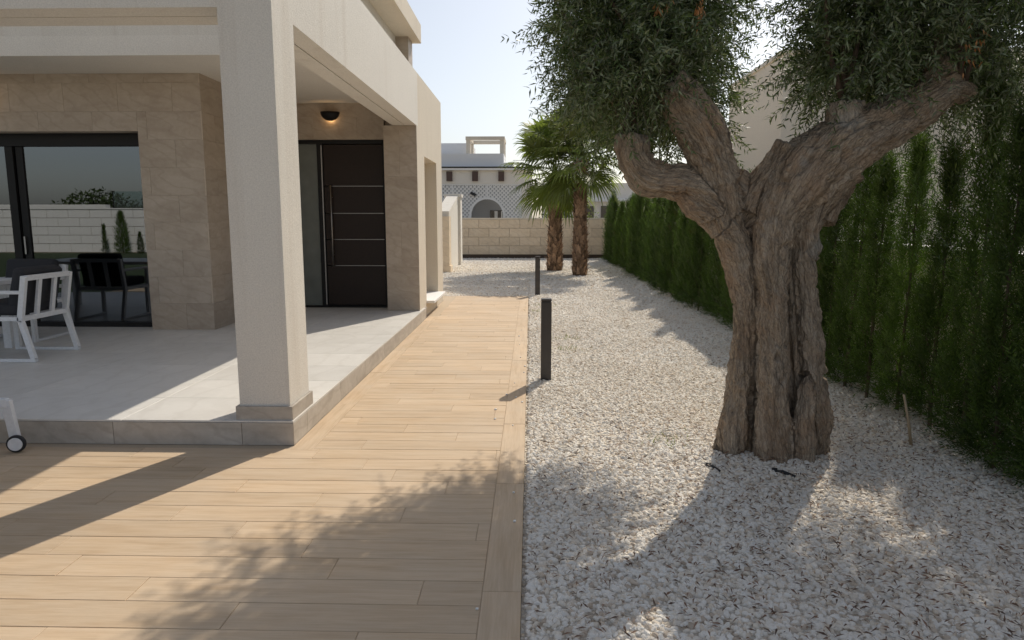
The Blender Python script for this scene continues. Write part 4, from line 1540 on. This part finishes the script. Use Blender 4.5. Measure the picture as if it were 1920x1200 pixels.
# ================================================================== SMALL THINGS ON THE GROUND
ih = MB()
for a, b in (((1322, 874), (1350, 884)), ((1446, 884), (1490, 894))):
    p, q = at(*a, 1), at(*b, 1)

    def gnd(x, y):
        d = at(x, y, 1.0) - Vector((0, 0, CAM_H))
        return Vector((0, 0, CAM_H)) + d * ((.012 - CAM_H) / d.z)
    p, q = gnd(*a), gnd(*b)
    m = (p + q) / 2
    ob = MB().tube([p + Vector((-.03, 0, -.02)), p, m + Vector((0, 0, .014)), q, q + Vector((.03, -.01, -.02))], [.011] * 5, 10)
    ob.disc(p + Vector((.02, 0, .008)), (1, -.2, 0), .016, .03, 12)
    tag(ob.build('irrigation_pipe', 'black_plastic', smooth=True), 'black drip pipe poking out of the gravel, %s' % ('nearest the sunlit gravel' if a[0] < 1400 else 'straight in front of the olive trunk'), 'pipe', 'drip pipes at the foot of the olive')

# dry leaves and weeds
g = np.random.default_rng(77)
n = 15000
xs = g.uniform(XR + .03, 3.3, n)
ys = 1.95 + g.random(n) ** 1.2 * 8
w = np.exp(-((xs - 1.9) ** 2 / 2.6 + (ys - 3.6) ** 2 / 5.0)) + .22
k = g.random(n) < w
xs, ys = xs[k], ys[k]
n = len(xs)
th = g.uniform(0, 6.283, n)
p = np.c_[xs, ys, .008 + g.random(n) * .014 + .055 * np.exp(-((xs - 1.55) ** 2 + (ys - 4.45) ** 2) / .28)]
d = np.c_[np.cos(th), np.sin(th), g.normal(size=n) * .18]
lv = leaf_mesh('dry_leaves', p, unit(d), unit(np.c_[g.normal(size=(n, 2)) * .5, np.ones(n)]), g.uniform(.022, .05, n), g.uniform(.005, .010, n), 'dry_leaf', None, curl=.3)
tag(lv, 'narrow brown olive leaves fallen all over the gravel', 'dry leaves', kind='stuff')
n = 240
cs = np.array([(.16, 11.6), (.45, 9.0), (1.0, 4.75), (.5, 8.2), (.25, 12.4)])
ci_ = g.integers(0, len(cs), n)
p = np.c_[cs[ci_] + g.normal(size=(n, 2)) * .10, np.full(n, -.01)]
gr = leaf_mesh('weeds', p, unit(np.c_[g.normal(size=(n, 2)) * .6, np.ones(n)]), unit(g.normal(size=(n, 3))), g.uniform(.03, .08, n), g.uniform(.004, .008, n), 'grass_blade', None)
tag(gr, 'sparse yellowish weeds sprouting through the gravel', 'weeds', kind='stuff')

rs = random.Random(8)
sp = MB()
for k in range(18):
    x, y = XR - abs(rs.gauss(0, .09)) - .01, rs.uniform(2.3, 11)
    r_ = rs.uniform(.005, .011)
    vs = [(x + r_ * math.cos(a) * rs.uniform(.8, 1.2), y + r_ * math.sin(a) * rs.uniform(.8, 1.2), z) for z in (.001, .001 + r_ * .7) for a in (0, 1.05, 2.1, 3.14, 4.2, 5.2)]
    vs.append((x, y, .001 + r_ * 1.1))
    sp.add(vs, [(i, (i + 1) % 6, 6 + (i + 1) % 6, 6 + i) for i in range(6)] + [(6 + i, 6 + (i + 1) % 6, 12) for i in range(6)])
tag(sp.build('stray_pebbles', 'white_paint'), 'stray gravel chips scattered along the deck edge', 'gravel', kind='stuff')
